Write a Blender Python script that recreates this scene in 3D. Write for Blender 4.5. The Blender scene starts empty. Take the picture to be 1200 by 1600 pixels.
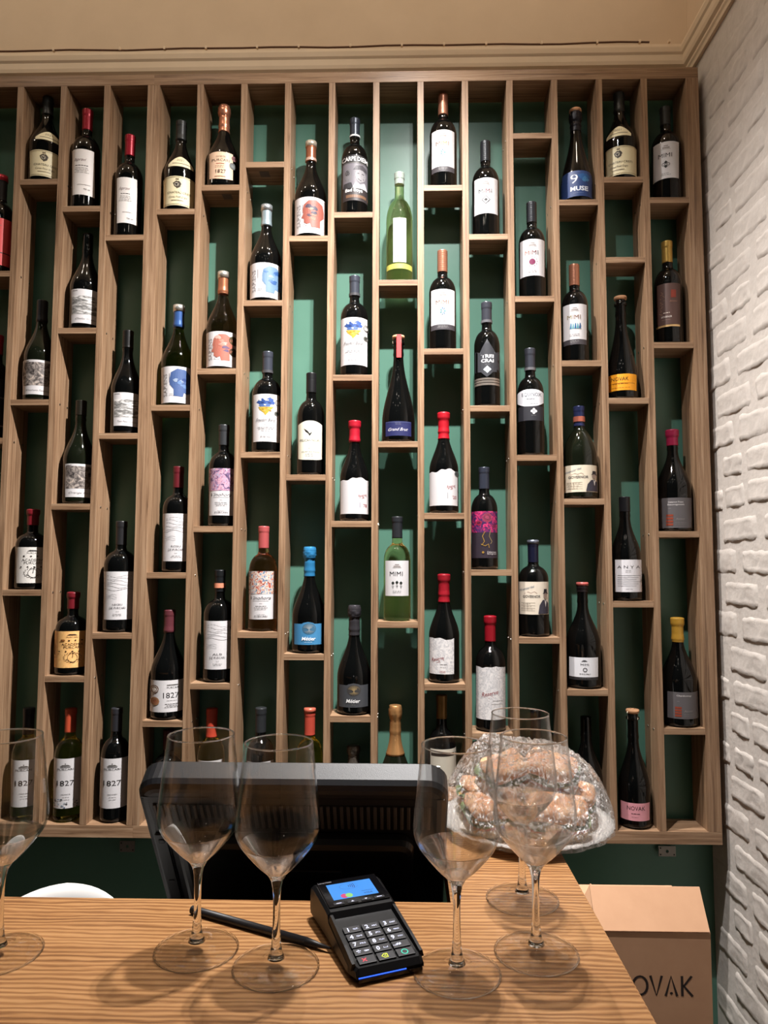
import bpy, bmesh, math, random
import numpy as np
from mathutils import Matrix, Vector, noise
from mathutils.geometry import tessellate_polygon
random.seed(7)
C = bpy.context.scene.collection
scn = bpy.context.scene
PI = math.pi
# ------------------------------------------------------------------ camera
F = 1112.93                     # focal length in pixels of the 1200x1600 frame
PIT, YAW, ROL = -0.075568, -0.023438, 0.0028205
Z0 = 0.755                      # height of the shelf's bottom edge above the floor
CX, D, CZ = 0.73767, 2.00792, 0.74949 + Z0
T, HT, P = 0.01836, 2.21272, 0.131
def _R():
    a, b, c = PIT, YAW, ROL
    B = np.array([[1,0,0],[0,0,-1],[0,1,0]], float)
    Rp = np.array([[1,0,0],[0,math.cos(a),-math.sin(a)],[0,math.sin(a),math.cos(a)]])
    Ry = np.array([[math.cos(b),0,-math.sin(b)],[0,1,0],[math.sin(b),0,math.cos(b)]])
    Rr = np.array([[math.cos(c),-math.sin(c),0],[math.sin(c),math.cos(c),0],[0,0,1]])
    return Rr@Rp@Ry@B
RM = _R()
cam = bpy.data.objects.new('camera', bpy.data.cameras.new('camera')); C.objects.link(cam)
m = Matrix.Identity(4)
for i in range(3):
    m[i][0] = RM[0][i]; m[i][1] = -RM[1][i]; m[i][2] = -RM[2][i]
m[0][3], m[1][3], m[2][3] = CX, -D, CZ
cam.matrix_world = m
cam.data.sensor_width = 36; cam.data.lens = F*36/1600; cam.data.clip_start = 0.02
scn.camera = cam
# where a point of the room shows in the frame, and the point of a given plane seen at a place in the frame
def proj(p):
    v = RM@(np.array(p, float)-np.array([CX, -D, CZ])); return 600+F*v[0]/v[2], 800+F*v[1]/v[2], v[2]
def at(x, y, axis, val):
    d = RM.T@np.array([(x-600)/F, (y-800)/F, 1.0]); o = np.array([CX, -D, CZ])
    return Vector(o+d*(val-o[axis])/d[axis])
# ------------------------------------------------------------------ world, lamps, exposure
w = bpy.data.worlds.new('world'); scn.world = w; w.use_nodes = True
w.node_tree.nodes['Background'].inputs[0].default_value = (1.0, 0.80, 0.62, 1)
w.node_tree.nodes['Background'].inputs[1].default_value = 0.013
scn.view_settings.view_transform = 'Standard'; scn.view_settings.look = 'None'
scn.view_settings.gamma = 1; scn.view_settings.use_curve_mapping = False
scn.view_settings.exposure = 0.14
scn.cycles.transparent_max_bounces = 48; scn.cycles.max_bounces = 14; scn.cycles.transmission_bounces = 14; scn.cycles.glossy_bounces = 6
def lamp(name, kind, loc, power, col, rad=0.03, aim=None, size=None, blend=1.0):
    l = bpy.data.lights.new(name, kind); l.energy = power; l.color = col
    if kind in ('POINT', 'SPOT'): l.shadow_soft_size = rad
    if kind == 'SPOT': l.spot_size = size; l.spot_blend = blend
    o = bpy.data.objects.new(name, l); C.objects.link(o); o.location = loc
    if aim is not None: o.rotation_euler = (Vector(aim)-Vector(loc)).to_track_quat('-Z', 'Y').to_euler()
    return o
ZC_ = 1.10
KEY = Vector((0.92, -0.72, 2.50+Z0))
def reflector(o, n):
    """a reflector lamp: its beam is strongest along the axis and fades as a power of the cosine"""
    l = o.data; l.use_nodes = True; nt = l.node_tree; em = nt.nodes['Emission']
    tc = nt.nodes.new('ShaderNodeTexCoord'); sp = nt.nodes.new('ShaderNodeSeparateXYZ'); ab = nt.nodes.new('ShaderNodeMath'); ab.operation = 'ABSOLUTE'
    pw = nt.nodes.new('ShaderNodeMath'); pw.operation = 'POWER'; pw.inputs[1].default_value = n
    nt.links.new(tc.outputs['Normal'], sp.inputs[0]); nt.links.new(sp.outputs[2], ab.inputs[0]); nt.links.new(ab.outputs[0], pw.inputs[0]); nt.links.new(pw.outputs[0], em.inputs['Strength'])
def spot(loc, aim, power, col, n, size=150, rad=.012): reflector(lamp('key_and_fill_spot', 'SPOT', loc, power, col, rad, aim=aim, size=math.radians(size), blend=.4), n)
spot(KEY, (.62, -.22, Z0+.30), 268, (1.0, .98, .98), 8.5)
spot(KEY+Vector((-.06,0,0)), (-.30, -.16, Z0+.15), 400, (1.0, .96, .93), 8)
spot(Vector((.45, -.80, 3.25)), (1.0, -1.25, ZC_), 20, (1.0, .94, .88), 8, 80)
for x in (-1.25, -.62, .0, .62, 1.2): lamp('upper_wall_fill', 'POINT', (x, -.46, 3.46), 2.5, (1.0, .88, .74), .04)  # unseen fill row, added to brighten the cream wall and moulding
spot(Vector((.72, -.30, 3.25)), (1.63, -.40, .0), 245, (1.0, .96, .93), 10, 140, .02)  # unseen fill spot, added to lift the brick wall
SMALL = [(-.7,-1.3,3.3),(-.2,-1.9,3.35),(.25,-1.4,3.3),(.6,-2.1,3.35),(.8,-1.5,3.3),(1.15,-1.8,3.3),(.1,-2.6,3.3),(1.2,-1.2,3.35),(.45,-1.7,3.4)]
for s in SMALL: lamp('bulb_lamp', 'POINT', s, .45, (1.0, 0.88, 0.74), 0.016)
# ------------------------------------------------------------------ materials
def lin(c):
    c = [x/255 for x in c[:3]]
    return tuple(x/12.92 if x <= .04045 else ((x+.055)/1.055)**2.4 for x in c)+(1,)
_M = {}
def mat(name, col=(128,128,128), rough=.5, metal=0, spec=.5, trans=0, ior=1.45, coat=0, emit=None, es=1.0):
    if name in _M: return _M[name]
    m = bpy.data.materials.new(name); m.use_nodes = True
    b = m.node_tree.nodes['Principled BSDF']
    b.inputs['Base Color'].default_value = lin(col); b.inputs['Roughness'].default_value = rough
    b.inputs['Metallic'].default_value = metal; b.inputs['Specular IOR Level'].default_value = spec
    b.inputs['Transmission Weight'].default_value = trans; b.inputs['IOR'].default_value = ior
    b.inputs['Coat Weight'].default_value = coat; b.inputs['Coat Roughness'].default_value = .05
    if emit: b.inputs['Emission Color'].default_value = lin(emit); b.inputs['Emission Strength'].default_value = es
    m.diffuse_color = lin(col); _M[name] = m; return m
def ink(col): return mat('ink_%d_%d_%d' % tuple(col), col, .5)
def nodes(m):
    nt = m.node_tree; return nt, nt.nodes, nt.links, nt.nodes['Principled BSDF']
def ramp(nt, src, stops):
    r = nt.nodes.new('ShaderNodeValToRGB'); e = r.color_ramp.elements
    while len(e) < len(stops): e.new(.5)
    for k, (p, c) in enumerate(stops): e[k].position = p; e[k].color = lin(c)
    nt.links.new(src, r.inputs[0]); return r.outputs[0]
def tex(nt, kind, scale_vec, scale, detail=4, rough=.6, dist=0, coord='Object'):
    tc = nt.nodes.new('ShaderNodeTexCoord'); mp = nt.nodes.new('ShaderNodeMapping')
    mp.inputs['Scale'].default_value = scale_vec; nt.links.new(tc.outputs[coord], mp.inputs[0])
    n = nt.nodes.new('ShaderNodeTex'+kind); nt.links.new(mp.outputs[0], n.inputs['Vector'])
    n.inputs['Scale'].default_value = scale
    if kind == 'Noise':
        n.inputs['Detail'].default_value = detail; n.inputs['Roughness'].default_value = rough; n.inputs['Distortion'].default_value = dist
    return n
def bump(nt, src, b, strength, distance):
    n = nt.nodes.new('ShaderNodeBump'); n.inputs['Strength'].default_value = strength; n.inputs['Distance'].default_value = distance
    nt.links.new(src, n.inputs['Height']); nt.links.new(n.outputs[0], b.inputs['Normal']); return n
def wood(name, vec, stops, rough=.45, sc=1.0, bs=.15, dist=.6):
    m = mat(name, stops[1][1], rough); nt, N, L, b = nodes(m)
    n = tex(nt, 'Noise', vec, sc, 7, .68, dist)
    L.new(ramp(nt, n.outputs[0], stops), b.inputs['Base Color']); bump(nt, n.outputs[0], b, bs, .002); return m
WS = [(.30, (92,68,50)), (.45, (136,106,80)), (.58, (158,128,100)), (.75, (180,152,124))]
wood_v = wood('shelf_wood_upright', (120, 120, 3.6), WS, sc=1.0)
wood_h = wood('shelf_wood_level', (3.6, 120, 120), WS, sc=1.0)
def counter_wood():
    m = mat('counter_wood', (190,130,80), .33); nt, N, L, b = nodes(m)
    n1 = tex(nt, 'Noise', (1.3, 11, 11), 1.0, 3, .5, 1.2)
    wv = nt.nodes.new('ShaderNodeTexWave'); wv.bands_direction = 'Y'; wv.wave_type = 'BANDS'
    tc = nt.nodes.new('ShaderNodeTexCoord'); mp = nt.nodes.new('ShaderNodeMapping'); mp.inputs['Scale'].default_value = (.22, 1, 1)
    L.new(tc.outputs['Object'], mp.inputs[0]); L.new(mp.outputs[0], wv.inputs['Vector'])
    wv.inputs['Scale'].default_value = 40; wv.inputs['Distortion'].default_value = 7.5; wv.inputs['Detail'].default_value = 3
    wv.inputs['Detail Scale'].default_value = .9; wv.inputs['Detail Roughness'].default_value = .55
    n2 = tex(nt, 'Noise', (4, 300, 60), 1.0, 5, .7, .15)
    mx = nt.nodes.new('ShaderNodeMix'); mx.data_type = 'FLOAT'; mx.inputs[0].default_value = .6
    L.new(wv.outputs['Fac'], mx.inputs[2]); L.new(n1.outputs[0], mx.inputs[3])
    mx2 = nt.nodes.new('ShaderNodeMix'); mx2.data_type = 'FLOAT'; mx2.inputs[0].default_value = .38
    L.new(mx.outputs[0], mx2.inputs[2]); L.new(n2.outputs[0], mx2.inputs[3])
    L.new(ramp(nt, mx2.outputs[0], [(.28, (184,140,94)), (.45, (166,121,77)), (.57, (142,99,61)), (.72, (104,68,40))]), b.inputs['Base Color'])
    bump(nt, mx2.outputs[0], b, .25, .0015); return m
CW = counter_wood()
def paint(name, col, rough, sc, bs, var=6):
    m = mat(name, col, rough); nt, N, L, b = nodes(m)
    n = tex(nt, 'Noise', (1,1,1), sc, 6, .6)
    lo = tuple(max(0, c-var) for c in col); hi = tuple(min(255, c+var) for c in col)
    L.new(ramp(nt, n.outputs[0], [(.3, lo), (.7, hi)]), b.inputs['Base Color']); bump(nt, n.outputs[0], b, bs, .004); return m
GREEN = paint('green_wall_paint', (86,128,111), .35, 5, .15, 3)
CREAM = paint('cream_wall_paint', (214,192,164), .7, 4, .25, 5)
TRIM = paint('cream_trim_paint', (226,206,178), .6, 9, .1, 3)
PLASTER = paint('white_plaster', (206,198,190), .75, 45, .5, 6)
FLOORM = paint('dark_floor', (70,58,50), .5, 6, .1, 5)
GLASSB = mat('dark_bottle_glass', (7,8,8), .05, spec=.5)
GLASSG = mat('green_black_bottle_glass', (16,20,12), .04, spec=.6)
def tint_glass(name, col, rough=.02): return mat(name, col, rough, trans=1.0, ior=1.33)
GLW = tint_glass('pale_green_wine', (242,236,178)); GLY = tint_glass('straw_wine', (206,196,92)); GLO = tint_glass('olive_wine', (120,122,52))
GLR = tint_glass('rose_wine', (222,150,104)); GLC = tint_glass('clear_bottle', (222,226,218)); GLA = tint_glass('amber_rose_wine', (150,112,80))
def schlick(nt, f0, normal=None):
    lw = nt.nodes.new('ShaderNodeLayerWeight'); lw.inputs[0].default_value = .5
    if normal is not None: nt.links.new(normal, lw.inputs['Normal'])
    p = nt.nodes.new('ShaderNodeMath'); p.operation = 'POWER'; p.inputs[1].default_value = 5; nt.links.new(lw.outputs['Facing'], p.inputs[0])
    q = nt.nodes.new('ShaderNodeMath'); q.operation = 'MULTIPLY_ADD'; q.inputs[1].default_value = 1-f0; q.inputs[2].default_value = f0
    nt.links.new(p.outputs[0], q.inputs[0]); return q
def thin_glass(name, tint, edge, rough=.0, g=0):
    g_ = g; m = bpy.data.materials.new(name); m.use_nodes = True; nt = m.node_tree; nt.nodes.clear()
    o = nt.nodes.new('ShaderNodeOutputMaterial'); mx = nt.nodes.new('ShaderNodeMixShader')
    t = nt.nodes.new('ShaderNodeBsdfTransparent'); g = nt.nodes.new('ShaderNodeBsdfGlossy'); g.inputs['Roughness'].default_value = rough
    lw = nt.nodes.new('ShaderNodeLayerWeight'); lw.inputs[0].default_value = .5
    cr = nt.nodes.new('ShaderNodeValToRGB'); cr.color_ramp.elements[0].color = tint; cr.color_ramp.elements[1].color = edge
    cr.color_ramp.elements[0].position = .7
    L = nt.links; fr = schlick(nt, .04)
    L.new(lw.outputs['Facing'], cr.inputs[0]); L.new(cr.outputs[0], t.inputs[0])
    L.new(fr.outputs[0], mx.inputs[0]); L.new(t.outputs[0], mx.inputs[1]); L.new(g.outputs[0], mx.inputs[2]); L.new(mx.outputs[0], o.inputs[0])
    if g_:
        gl = nt.nodes.new('ShaderNodeBsdfGlass'); gl.inputs['IOR'].default_value = 1.5; gl.inputs['Roughness'].default_value = 0; m2 = nt.nodes.new('ShaderNodeMixShader'); m2.inputs[0].default_value = g_
        L.new(mx.outputs[0], m2.inputs[1]); L.new(gl.outputs[0], m2.inputs[2]); L.new(m2.outputs[0], o.inputs[0])
    return m
BOWL = thin_glass('wine_glass_wall', (.985,.985,.98,1), (.86,.86,.85,1))
BOWL2 = thin_glass('wine_glass_cone', (.97,.97,.965,1), (.9,.9,.9,1), g=.55)
STEM = mat('wine_glass_stem', (250,250,248), .0, trans=1.0, ior=1.5)
# ------------------------------------------------------------------ mesh helpers
def link(name, me, m=None, parent=None, smooth=False):
    o = bpy.data.objects.new(name, me); C.objects.link(o)
    if m is not None and not len(me.materials): me.materials.append(m)
    if parent is not None: o.parent = parent
    if smooth: me.shade_smooth()
    return o
def tag(o, label=None, cat=None, group=None, kind=None):
    if label: o['label'] = label
    if cat: o['category'] = cat
    if group: o['group'] = group
    if kind: o['kind'] = kind
    return o
def empty(name, loc=(0,0,0), rz=0):
    o = bpy.data.objects.new(name, None); C.objects.link(o); o.location = loc; o.rotation_euler = (0,0,rz); o.empty_display_size = .05; return o
def pyd(name, V, Fc, m=None, parent=None, smooth=False):
    me = bpy.data.meshes.new(name); me.from_pydata([tuple(v) for v in V], [], Fc); me.update()
    return link(name, me, m, parent, smooth)
def box_bm(bm, lo, hi, bev=0.0):
    r = bmesh.ops.create_cube(bm, size=1)['verts']
    for v in r:
        v.co = Vector([(lo[i]+hi[i])/2+v.co[i]*(hi[i]-lo[i]) for i in range(3)])
    if bev > 0:
        es = list({e for v in r for e in v.link_edges})
        bmesh.ops.bevel(bm, geom=es, offset=bev, segments=2, affect='EDGES', profile=.6)
def boxo(name, lo, hi, m, parent=None, bev=0.0):
    bm = bmesh.new(); box_bm(bm, lo, hi, bev); me = bpy.data.meshes.new(name); bm.to_mesh(me); bm.free()
    return link(name, me, m, parent)
def bmo(name, bm, m, parent=None, smooth=False):
    bmesh.ops.recalc_face_normals(bm, faces=bm.faces[:])
    me = bpy.data.meshes.new(name); bm.to_mesh(me); bm.free(); return link(name, me, m, parent, smooth)
def lathe_data(prof, seg=36, cap=True):
    V = []; Fc = []; n = len(prof)
    for r, z in prof:
        for k in range(seg):
            a = 2*PI*k/seg; V.append((r*math.cos(a), r*math.sin(a), z))
    for i in range(n-1):
        for k in range(seg):
            k2 = (k+1) % seg; Fc.append((i*seg+k, i*seg+k2, (i+1)*seg+k2, (i+1)*seg+k))
    if cap:
        Fc.append(tuple(range(seg-1, -1, -1))); Fc.append(tuple((n-1)*seg+k for k in range(seg)))
    return V, Fc
def lathe(name, prof, m, parent=None, seg=36, cap=True, smooth=True):
    V, Fc = lathe_data(prof, seg, cap); o = pyd(name, V, Fc, m, parent, smooth)
    return o
def tube(name, pts, r, m, parent=None, seg=10, r1=None):
    V = []; Fc = []; pts = [Vector(p) for p in pts]; n = len(pts)
    for i, p in enumerate(pts):
        d = (pts[min(i+1, n-1)]-pts[max(i-1, 0)]).normalized()
        a = d.cross(Vector((0,0,1)))
        if a.length < .01: a = d.cross(Vector((1,0,0)))
        a.normalize(); b = d.cross(a); rr = r if r1 is None else r+(r1-r)*i/(n-1)
        for k in range(seg):
            t = 2*PI*k/seg; V.append(p+a*rr*math.cos(t)+b*rr*math.sin(t))
    for i in range(n-1):
        for k in range(seg):
            k2 = (k+1) % seg; Fc.append((i*seg+k, i*seg+k2, (i+1)*seg+k2, (i+1)*seg+k))
    Fc.append(tuple(range(seg))); Fc.append(tuple((n-1)*seg+k for k in range(seg-1, -1, -1)))
    return pyd(name, V, Fc, m, parent, True)
_TX = {}
def text_tris(s, bold=0):
    """vertices (unit: letter height 1, origin at the text's centre) and triangles of a line of lettering"""
    k = (s, bold)
    if k in _TX: return _TX[k]
    cu = bpy.data.curves.new('lettering', 'FONT'); cu.body = s; cu.size = 1; cu.resolution_u = 2; cu.offset = bold
    ob = bpy.data.objects.new('lettering', cu); me = bpy.data.meshes.new_from_object(ob)
    V = np.array([v.co[:2] for v in me.vertices]) if len(me.vertices) else np.zeros((0,2))
    Fc = [tuple(p.vertices) for p in me.polygons]
    bpy.data.objects.remove(ob); bpy.data.curves.remove(cu); bpy.data.meshes.remove(me)
    if len(V):
        x0, x1 = V[:,0].min(), V[:,0].max(); y0, y1 = V[:,1].min(), V[:,1].max()
        h = .7 if any(ch.isupper() or ch.isdigit() for ch in s) else (y1-y0)
        V[:,0] = (V[:,0]-(x0+x1)/2)/h; V[:,1] = (V[:,1]-(y0+y1)/2)/h
    _TX[k] = (V, Fc); return _TX[k]
# flat print in page coordinates (x right, y down); returns pieces [(verts, faces, colour)]
def Tx(s, x, y, h, col, w=None, shear=0, rot=0, bold=0):
    V, Fc = text_tris(s, bold)
    if not len(V): return []
    V = V.copy(); V[:,0] += V[:,1]*shear
    wid = V[:,0].max()-V[:,0].min(); sx = h if w is None else w/wid
    X = V[:,0]*sx; Y = -V[:,1]*h; c, s_ = math.cos(rot), math.sin(rot)
    return [([(x+a*c+b*s_, y-a*s_+b*c) for a, b in zip(X, Y)], Fc, col)]
def Pg(pts, col, step=4.0):
    bm = bmesh.new(); vs = [bm.verts.new((a, b, 0)) for a, b in pts]
    tr = tessellate_polygon([[Vector((a, b, 0)) for a, b in pts]])
    for t in tr:
        try: bm.faces.new([vs[i] for i in t])
        except ValueError: pass
    for _ in range(3):
        es = [e for e in bm.edges if e.calc_length() > step]
        if not es: break
        bmesh.ops.subdivide_edges(bm, edges=es, cuts=1)
        bmesh.ops.triangulate(bm, faces=[f for f in bm.faces if len(f.verts) > 3])
    bm.verts.index_update()
    r = ([(v.co.x, v.co.y) for v in bm.verts], [tuple(v.index for v in f.verts) for f in bm.faces], col); bm.free(); return [r]
def Rc(x0, y0, x1, y1, col):
    n = max(1, int(abs(x1-x0)/3)); V = []; Fc = []
    for i in range(n+1):
        x = x0+(x1-x0)*i/n; V += [(x, y0), (x, y1)]
    for i in range(n): Fc.append((2*i, 2*i+1, 2*i+3, 2*i+2))
    return [(V, Fc, col)]
def Dc(x, y, r, col, n=16, ry=None):
    ry = ry or r; return Pg([(x+r*math.cos(2*PI*k/n), y+ry*math.sin(2*PI*k/n)) for k in range(n)], col)
def Rg(x, y, r, wd, col, n=20):
    V = []; Fc = []
    for k in range(n):
        a = 2*PI*k/n; V += [(x+r*math.cos(a), y+r*math.sin(a)), (x+(r-wd)*math.cos(a), y+(r-wd)*math.sin(a))]
    for k in range(n):
        j = (k+1) % n; Fc.append((2*k, 2*k+1, 2*j+1, 2*j))
    return [(V, Fc, col)]
def Ln(pts, wd, col):
    V = []; Fc = []
    n = len(pts)
    for i, (x, y) in enumerate(pts):
        a = pts[max(0, i-1)]; b = pts[min(n-1, i+1)]; dx, dy = b[0]-a[0], b[1]-a[1]; l = math.hypot(dx, dy) or 1
        V += [(x-dy/l*wd/2, y+dx/l*wd/2), (x+dy/l*wd/2, y-dx/l*wd/2)]
    for i in range(n-1): Fc.append((2*i, 2*i+1, 2*i+3, 2*i+2))
    return [(V, Fc, col)]
def Bars(x, y, wd, n, col=(120,118,116), gap=2.4, h=.5, seed=0):
    """rows of fine print too small to read"""
    rr = random.Random(seed+int(x*7+y)); out = []
    for k in range(n):
        ww = wd*(.7+.3*rr.random()); yy = y+k*gap; a = x-ww/2
        while a < x+ww/2-1:
            b = min(x+ww/2, a+2+3*rr.random()); out += Rc(a, yy, b, yy+h, col); a = b+.8
    return out
def blob(x, y, rx, ry, col, seed=0, amp=.25, n=22, step=4):
    rr = random.Random(seed); ph = [rr.random()*6 for _ in range(3)]
    return Pg([(x+rx*math.cos(t)*(1+amp*(math.sin(2*t+ph[0])*.4+math.sin(5*t+ph[1])*.35+math.sin(9*t+ph[2])*.25)),
                y+ry*math.sin(t)*(1+amp*(math.sin(3*t+ph[1])*.4+math.sin(7*t+ph[2])*.35+math.sin(11*t+ph[0])*.25))) for t in [2*PI*k/n for k in range(n)]], col, step)
def print_mesh(name, pieces, mapf, parent, lift0=.0003):
    """all lettering and drawing on one label as one mesh lying on it"""
    V = []; Fc = []; mi = []; cols = []
    for k, (vs, fs, col) in enumerate(pieces):
        b = len(V); lf = lift0+.00006*min(k, 12)
        V += [mapf(u, v, lf) for u, v in vs]; Fc += [tuple(b+i for i in f) for f in fs]
        if col not in cols: cols.append(col)
        mi += [cols.index(col)]*len(fs)
    if not V: return None
    me = bpy.data.meshes.new(name); me.from_pydata(V, [], Fc); me.update()
    for c in cols: me.materials.append(ink(c if min(c) > 195 else tuple(int(v*.74) for v in c)) if isinstance(c, tuple) else c)
    me.polygons.foreach_set('material_index', mi)
    return link(name, me, None, parent)
# ------------------------------------------------------------------ the room
YW = 0.118            # back wall
XR = 1.631            # right wall
ZM0, ZM1 = 2.262+Z0, 2.353+Z0
def wallmesh():
    V = [(-2.6, YW, 0), (XR, YW, 0), (XR, YW, ZM0), (-2.6, YW, ZM0), (-2.6, YW, 3.7), (XR, YW, 3.7)]
    o = pyd('wall_back', V, [(0,1,2,3), (3,2,5,4)], GREEN); o.data.materials.append(CREAM)
    o.data.polygons[1].material_index = 1; tag(o, kind='structure')
wallmesh()
tag(pyd('floor', [(-2.6,-4.6,0), (XR,-4.6,0), (XR,YW,0), (-2.6,YW,0)], [(0,1,2,3)], FLOORM), kind='structure')
tag(pyd('ceiling', [(-2.6,-1.3,3.7), (-2.6,YW,3.7), (XR,YW,3.7), (XR,-1.3,3.7)], [(0,1,2,3)], CREAM), kind='structure')
def mold(name, a, b, nrm):
    # stepped cornice swept from a to b, standing off the wall along nrm
    pr = [(.0,0),(.010,.0),(.012,.010),(.016,.016),(.016,.024),(.024,.030),(.027,.040),(.028,.058),(.033,.064),(.036,.078),(.034,.088),(.0,.091)]
    V = []; n = len(pr)
    for p in (Vector(a), Vector(b)):
        for d, z in pr: V.append(p+Vector(nrm)*d+Vector((0,0,z)))
    Fc = [(i, i+1, n+i+1, n+i) for i in range(n-1)]+[tuple(range(n)), tuple(range(2*n-1, n-1, -1))]
    return tag(pyd(name, V, Fc, TRIM), kind='structure')
mold('trim_1', (-2.6, YW, ZM0), (XR, YW, ZM0), (0,-1,0))
mold('trim_2', (XR, YW, ZM0), (XR, -1.3, ZM0), (-1,0,0))
# cable lying along the top of the cornice, with its clips
cable = empty('cable', (0, YW-.035, ZM1+.001)); tag(cable, 'thin brown cable clipped along the top of the cream moulding above the shelves', 'cable')
pts = [(-1.2+i*.09, math.sin(i*1.7)*.002, .0018+.0012*math.sin(i*.9)) for i in range(int(2.80/.09))]
tube('cord', pts, .0028, mat('brown_cord', (96,66,46), .7), cable, 8)
cl = None
for i, x in enumerate((-.72,-.35,-.14,.0,.13,.29,.42,.58,.74,.87,1.0,1.17,1.34,1.47,1.56)):
    o = boxo('clip', (x-.003,-.005,-.001), (x+.003,.004,.008), TRIM, cable)
# right wall: plaster ground with rough plastered bricks standing proud of it
wr = pyd('wall_right', [(XR,YW,0), (XR,-4.6,0), (XR,-4.6,ZM0), (XR,YW,ZM0), (XR,-4.6,3.7), (XR,YW,3.7)], [(0,1,2,3), (3,2,4,5)], PLASTER)
wr.data.materials.append(CREAM); wr.data.polygons[1].material_index = 1; tag(wr, kind='structure')
def brick_mesh(L, H, seed):
    rr = random.Random(seed); nx, nz = 14, 8; V = []; Fc = []; off = Vector((seed*3.1, seed*1.7, 0))
    for j in range(nz+1):
        for i in range(nx+1):
            u, v = i/nx*2-1, j/nz*2-1
            # rounded irregular outline
            k = 1-.05*(abs(u)*abs(v))**3
            y = u*L/2*k; z = v*H/2*k
            e = max(abs(u), abs(v))
            n1 = noise.noise(Vector((y*26, z*34, 0))+off); n2 = noise.noise(Vector((y*70, z*80, 3))+off)
            y += .006*noise.noise(Vector((z*40, u*2, 5))+off)*(abs(u) > .7); z += .007*noise.noise(Vector((y*28, v*2, 9))+off)
            rim = math.exp(-((e-.82)/.13)**2)
            d = .0022+.0026*rim*(.45+1.2*noise.noise(Vector((y*18, z*18, 8))+off))+.0022*n1+.0011*n2
            if e > .99: d = -.003
            V.append((-max(d, -.003), -y, z))
    for j in range(nz):
        for i in range(nx):
            a = j*(nx+1)+i; Fc.append((a, a+nx+1, a+nx+2, a+1))
    me = bpy.data.meshes.new('brick'); me.from_pydata(V, [], Fc); me.update(); me.shade_smooth(); me.materials.append(PLASTER); return me
BR = [brick_mesh(.196, .069, s) for s in range(9)]+[brick_mesh(.105, .062, s) for s in range(20, 24)]
rows = int((ZM0-.02)/.0865)
for r in range(rows):
    z = .05+r*.0865; y = YW-.02-(.0 if r % 2 else .11)+random.uniform(-.02, .02)
    while y > -.92:
        short = random.random() < .22; L = .105 if short else .196
        me = BR[9+random.randrange(4)] if short else BR[random.randrange(9)]
        if y-L/2 < YW-.01:
            o = bpy.data.objects.new('brick', me); C.objects.link(o); o.parent = wr
            o.location = (XR-.0005, y-L/2, z+random.uniform(-.004, .004)); o.rotation_euler = (random.uniform(-.03, .03), 0, 0)
            o.scale = (1, random.uniform(.94, 1.06), random.uniform(.92, 1.08))
        y -= L+random.uniform(.014, .030)
# ------------------------------------------------------------------ the wine shelf
WD = 0.100
O = P-T
def xl(j): return T+j*O+(j-1)*T          # left face of divider j of the right-hand unit (j=1..11)
XO = T+12*O+13*T
def ztop(x, y): return at(x, y, 1, 0)[2]
S = {  # column -> (centre x px, [front top edge y px ...])
 'a4': (6, [423, 684]), 'a3': (66, [279.5, 624, 921.5]), 'a2': (136, [321.5, 512, 787, 1056.5]), 'a1': (203, [366.5, 676.5, 989]),
 0: (278, [326, 632.5, 894.5, 1126.5]), 1: (347, [288.5, 575.5, 822, 1068]), 2: (415, [252.5, 469, 706, 987.5]), 3: (484, [368, 741.5, 1022]),
 4: (553, [331, 585.5, 814, 1119]), 5: (621, [437, 689.5, 971.5]), 6: (691, [289, 544.5, 801.5, 1069]), 7: (760, [365.5, 633.5, 890, 1146]),
 8: (831, [207.5, 462.5, 710.5, 996]), 9: (902, [311.5, 563, 779, 1077.5]), 10: (975, [276, 401.5, 621.5, 939.5]), 11: (1045, [308, 534.5, 830, 1138])}
FR = .0335
def colx(c):
    if isinstance(c, int): return (xl(c)+T if c else T), (xl(c+1) if c < 11 else T+12*O+11*T)
    k = int(c[1]); r = -T-(k-1)*P; return r-O, r
def shelf_unit(label, cols, xa, xb, la, lb):
    u = empty('wine_shelf', (xa, 0, Z0)); tag(u, label, 'shelf', 'wall shelf units')
    def bx(n, x0, x1, z0, z1, m, y0=0.0): return boxo(n, (x0-xa, y0, z0), (x1-xa, WD, z1), m, u, .0006)
    bx('top_panel', xa, xb, HT-FR, HT, wood_h); bx('bottom_panel', xa, xb, 0, FR, wood_h)
    bx('side_panel', xa, xa+la, FR, HT-FR, wood_v); bx('side_panel', xb-lb, xb, FR, HT-FR, wood_v)
    xs = sorted({round(colx(c)[1], 5) for c in cols})
    for x in xs:
        if x+T < xb-lb+.001: bx('divider', x, x+T, FR, HT-FR, wood_v)
    scr = None
    for c in cols:
        x0, x1 = colx(c)
        for y in S[c][1]:
            z = ztop(S[c][0], y)-Z0; shelf_z.setdefault(c, []).append(z)
            bx('shelf_board', x0, x1, z-.0172, z, wood_h, .0006)
            left = (x0+x1)/2 < .72
            xx = x1+T if left else x0-T
            if xa+.03 < xx < xb-.03:
                for yy in (.028, .074):
                    o = bpy.data.objects.new('screw', SCR); C.objects.link(o); o.parent = u; o.location = (xx-xa, yy, z-.0085)
                    o.rotation_euler = (0, PI/2 if left else -PI/2, 0)
    return u
shelf_z = {}
V_, F_ = lathe_data([(.0034,0), (.0034,.0006), (.002,.0012), (.0006,.0013)], 10)
SCR = bpy.data.meshes.new('screw'); SCR.from_pydata(V_, [], F_); SCR.materials.append(mat('screw_metal', (225,220,210), .25, 1))
LX = -T-11*P-O-.02
un_l = shelf_unit('left brown wooden wall shelf unit with staggered boards, cut off at the photo edge', ['a1','a2','a3','a4'], -T-4*P-T, 0, T, T)
un_r = shelf_unit('wide brown wooden wall shelf unit of twelve narrow columns beside the brick wall', list(range(12)), 0, XO, T, 2*T)
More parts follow.
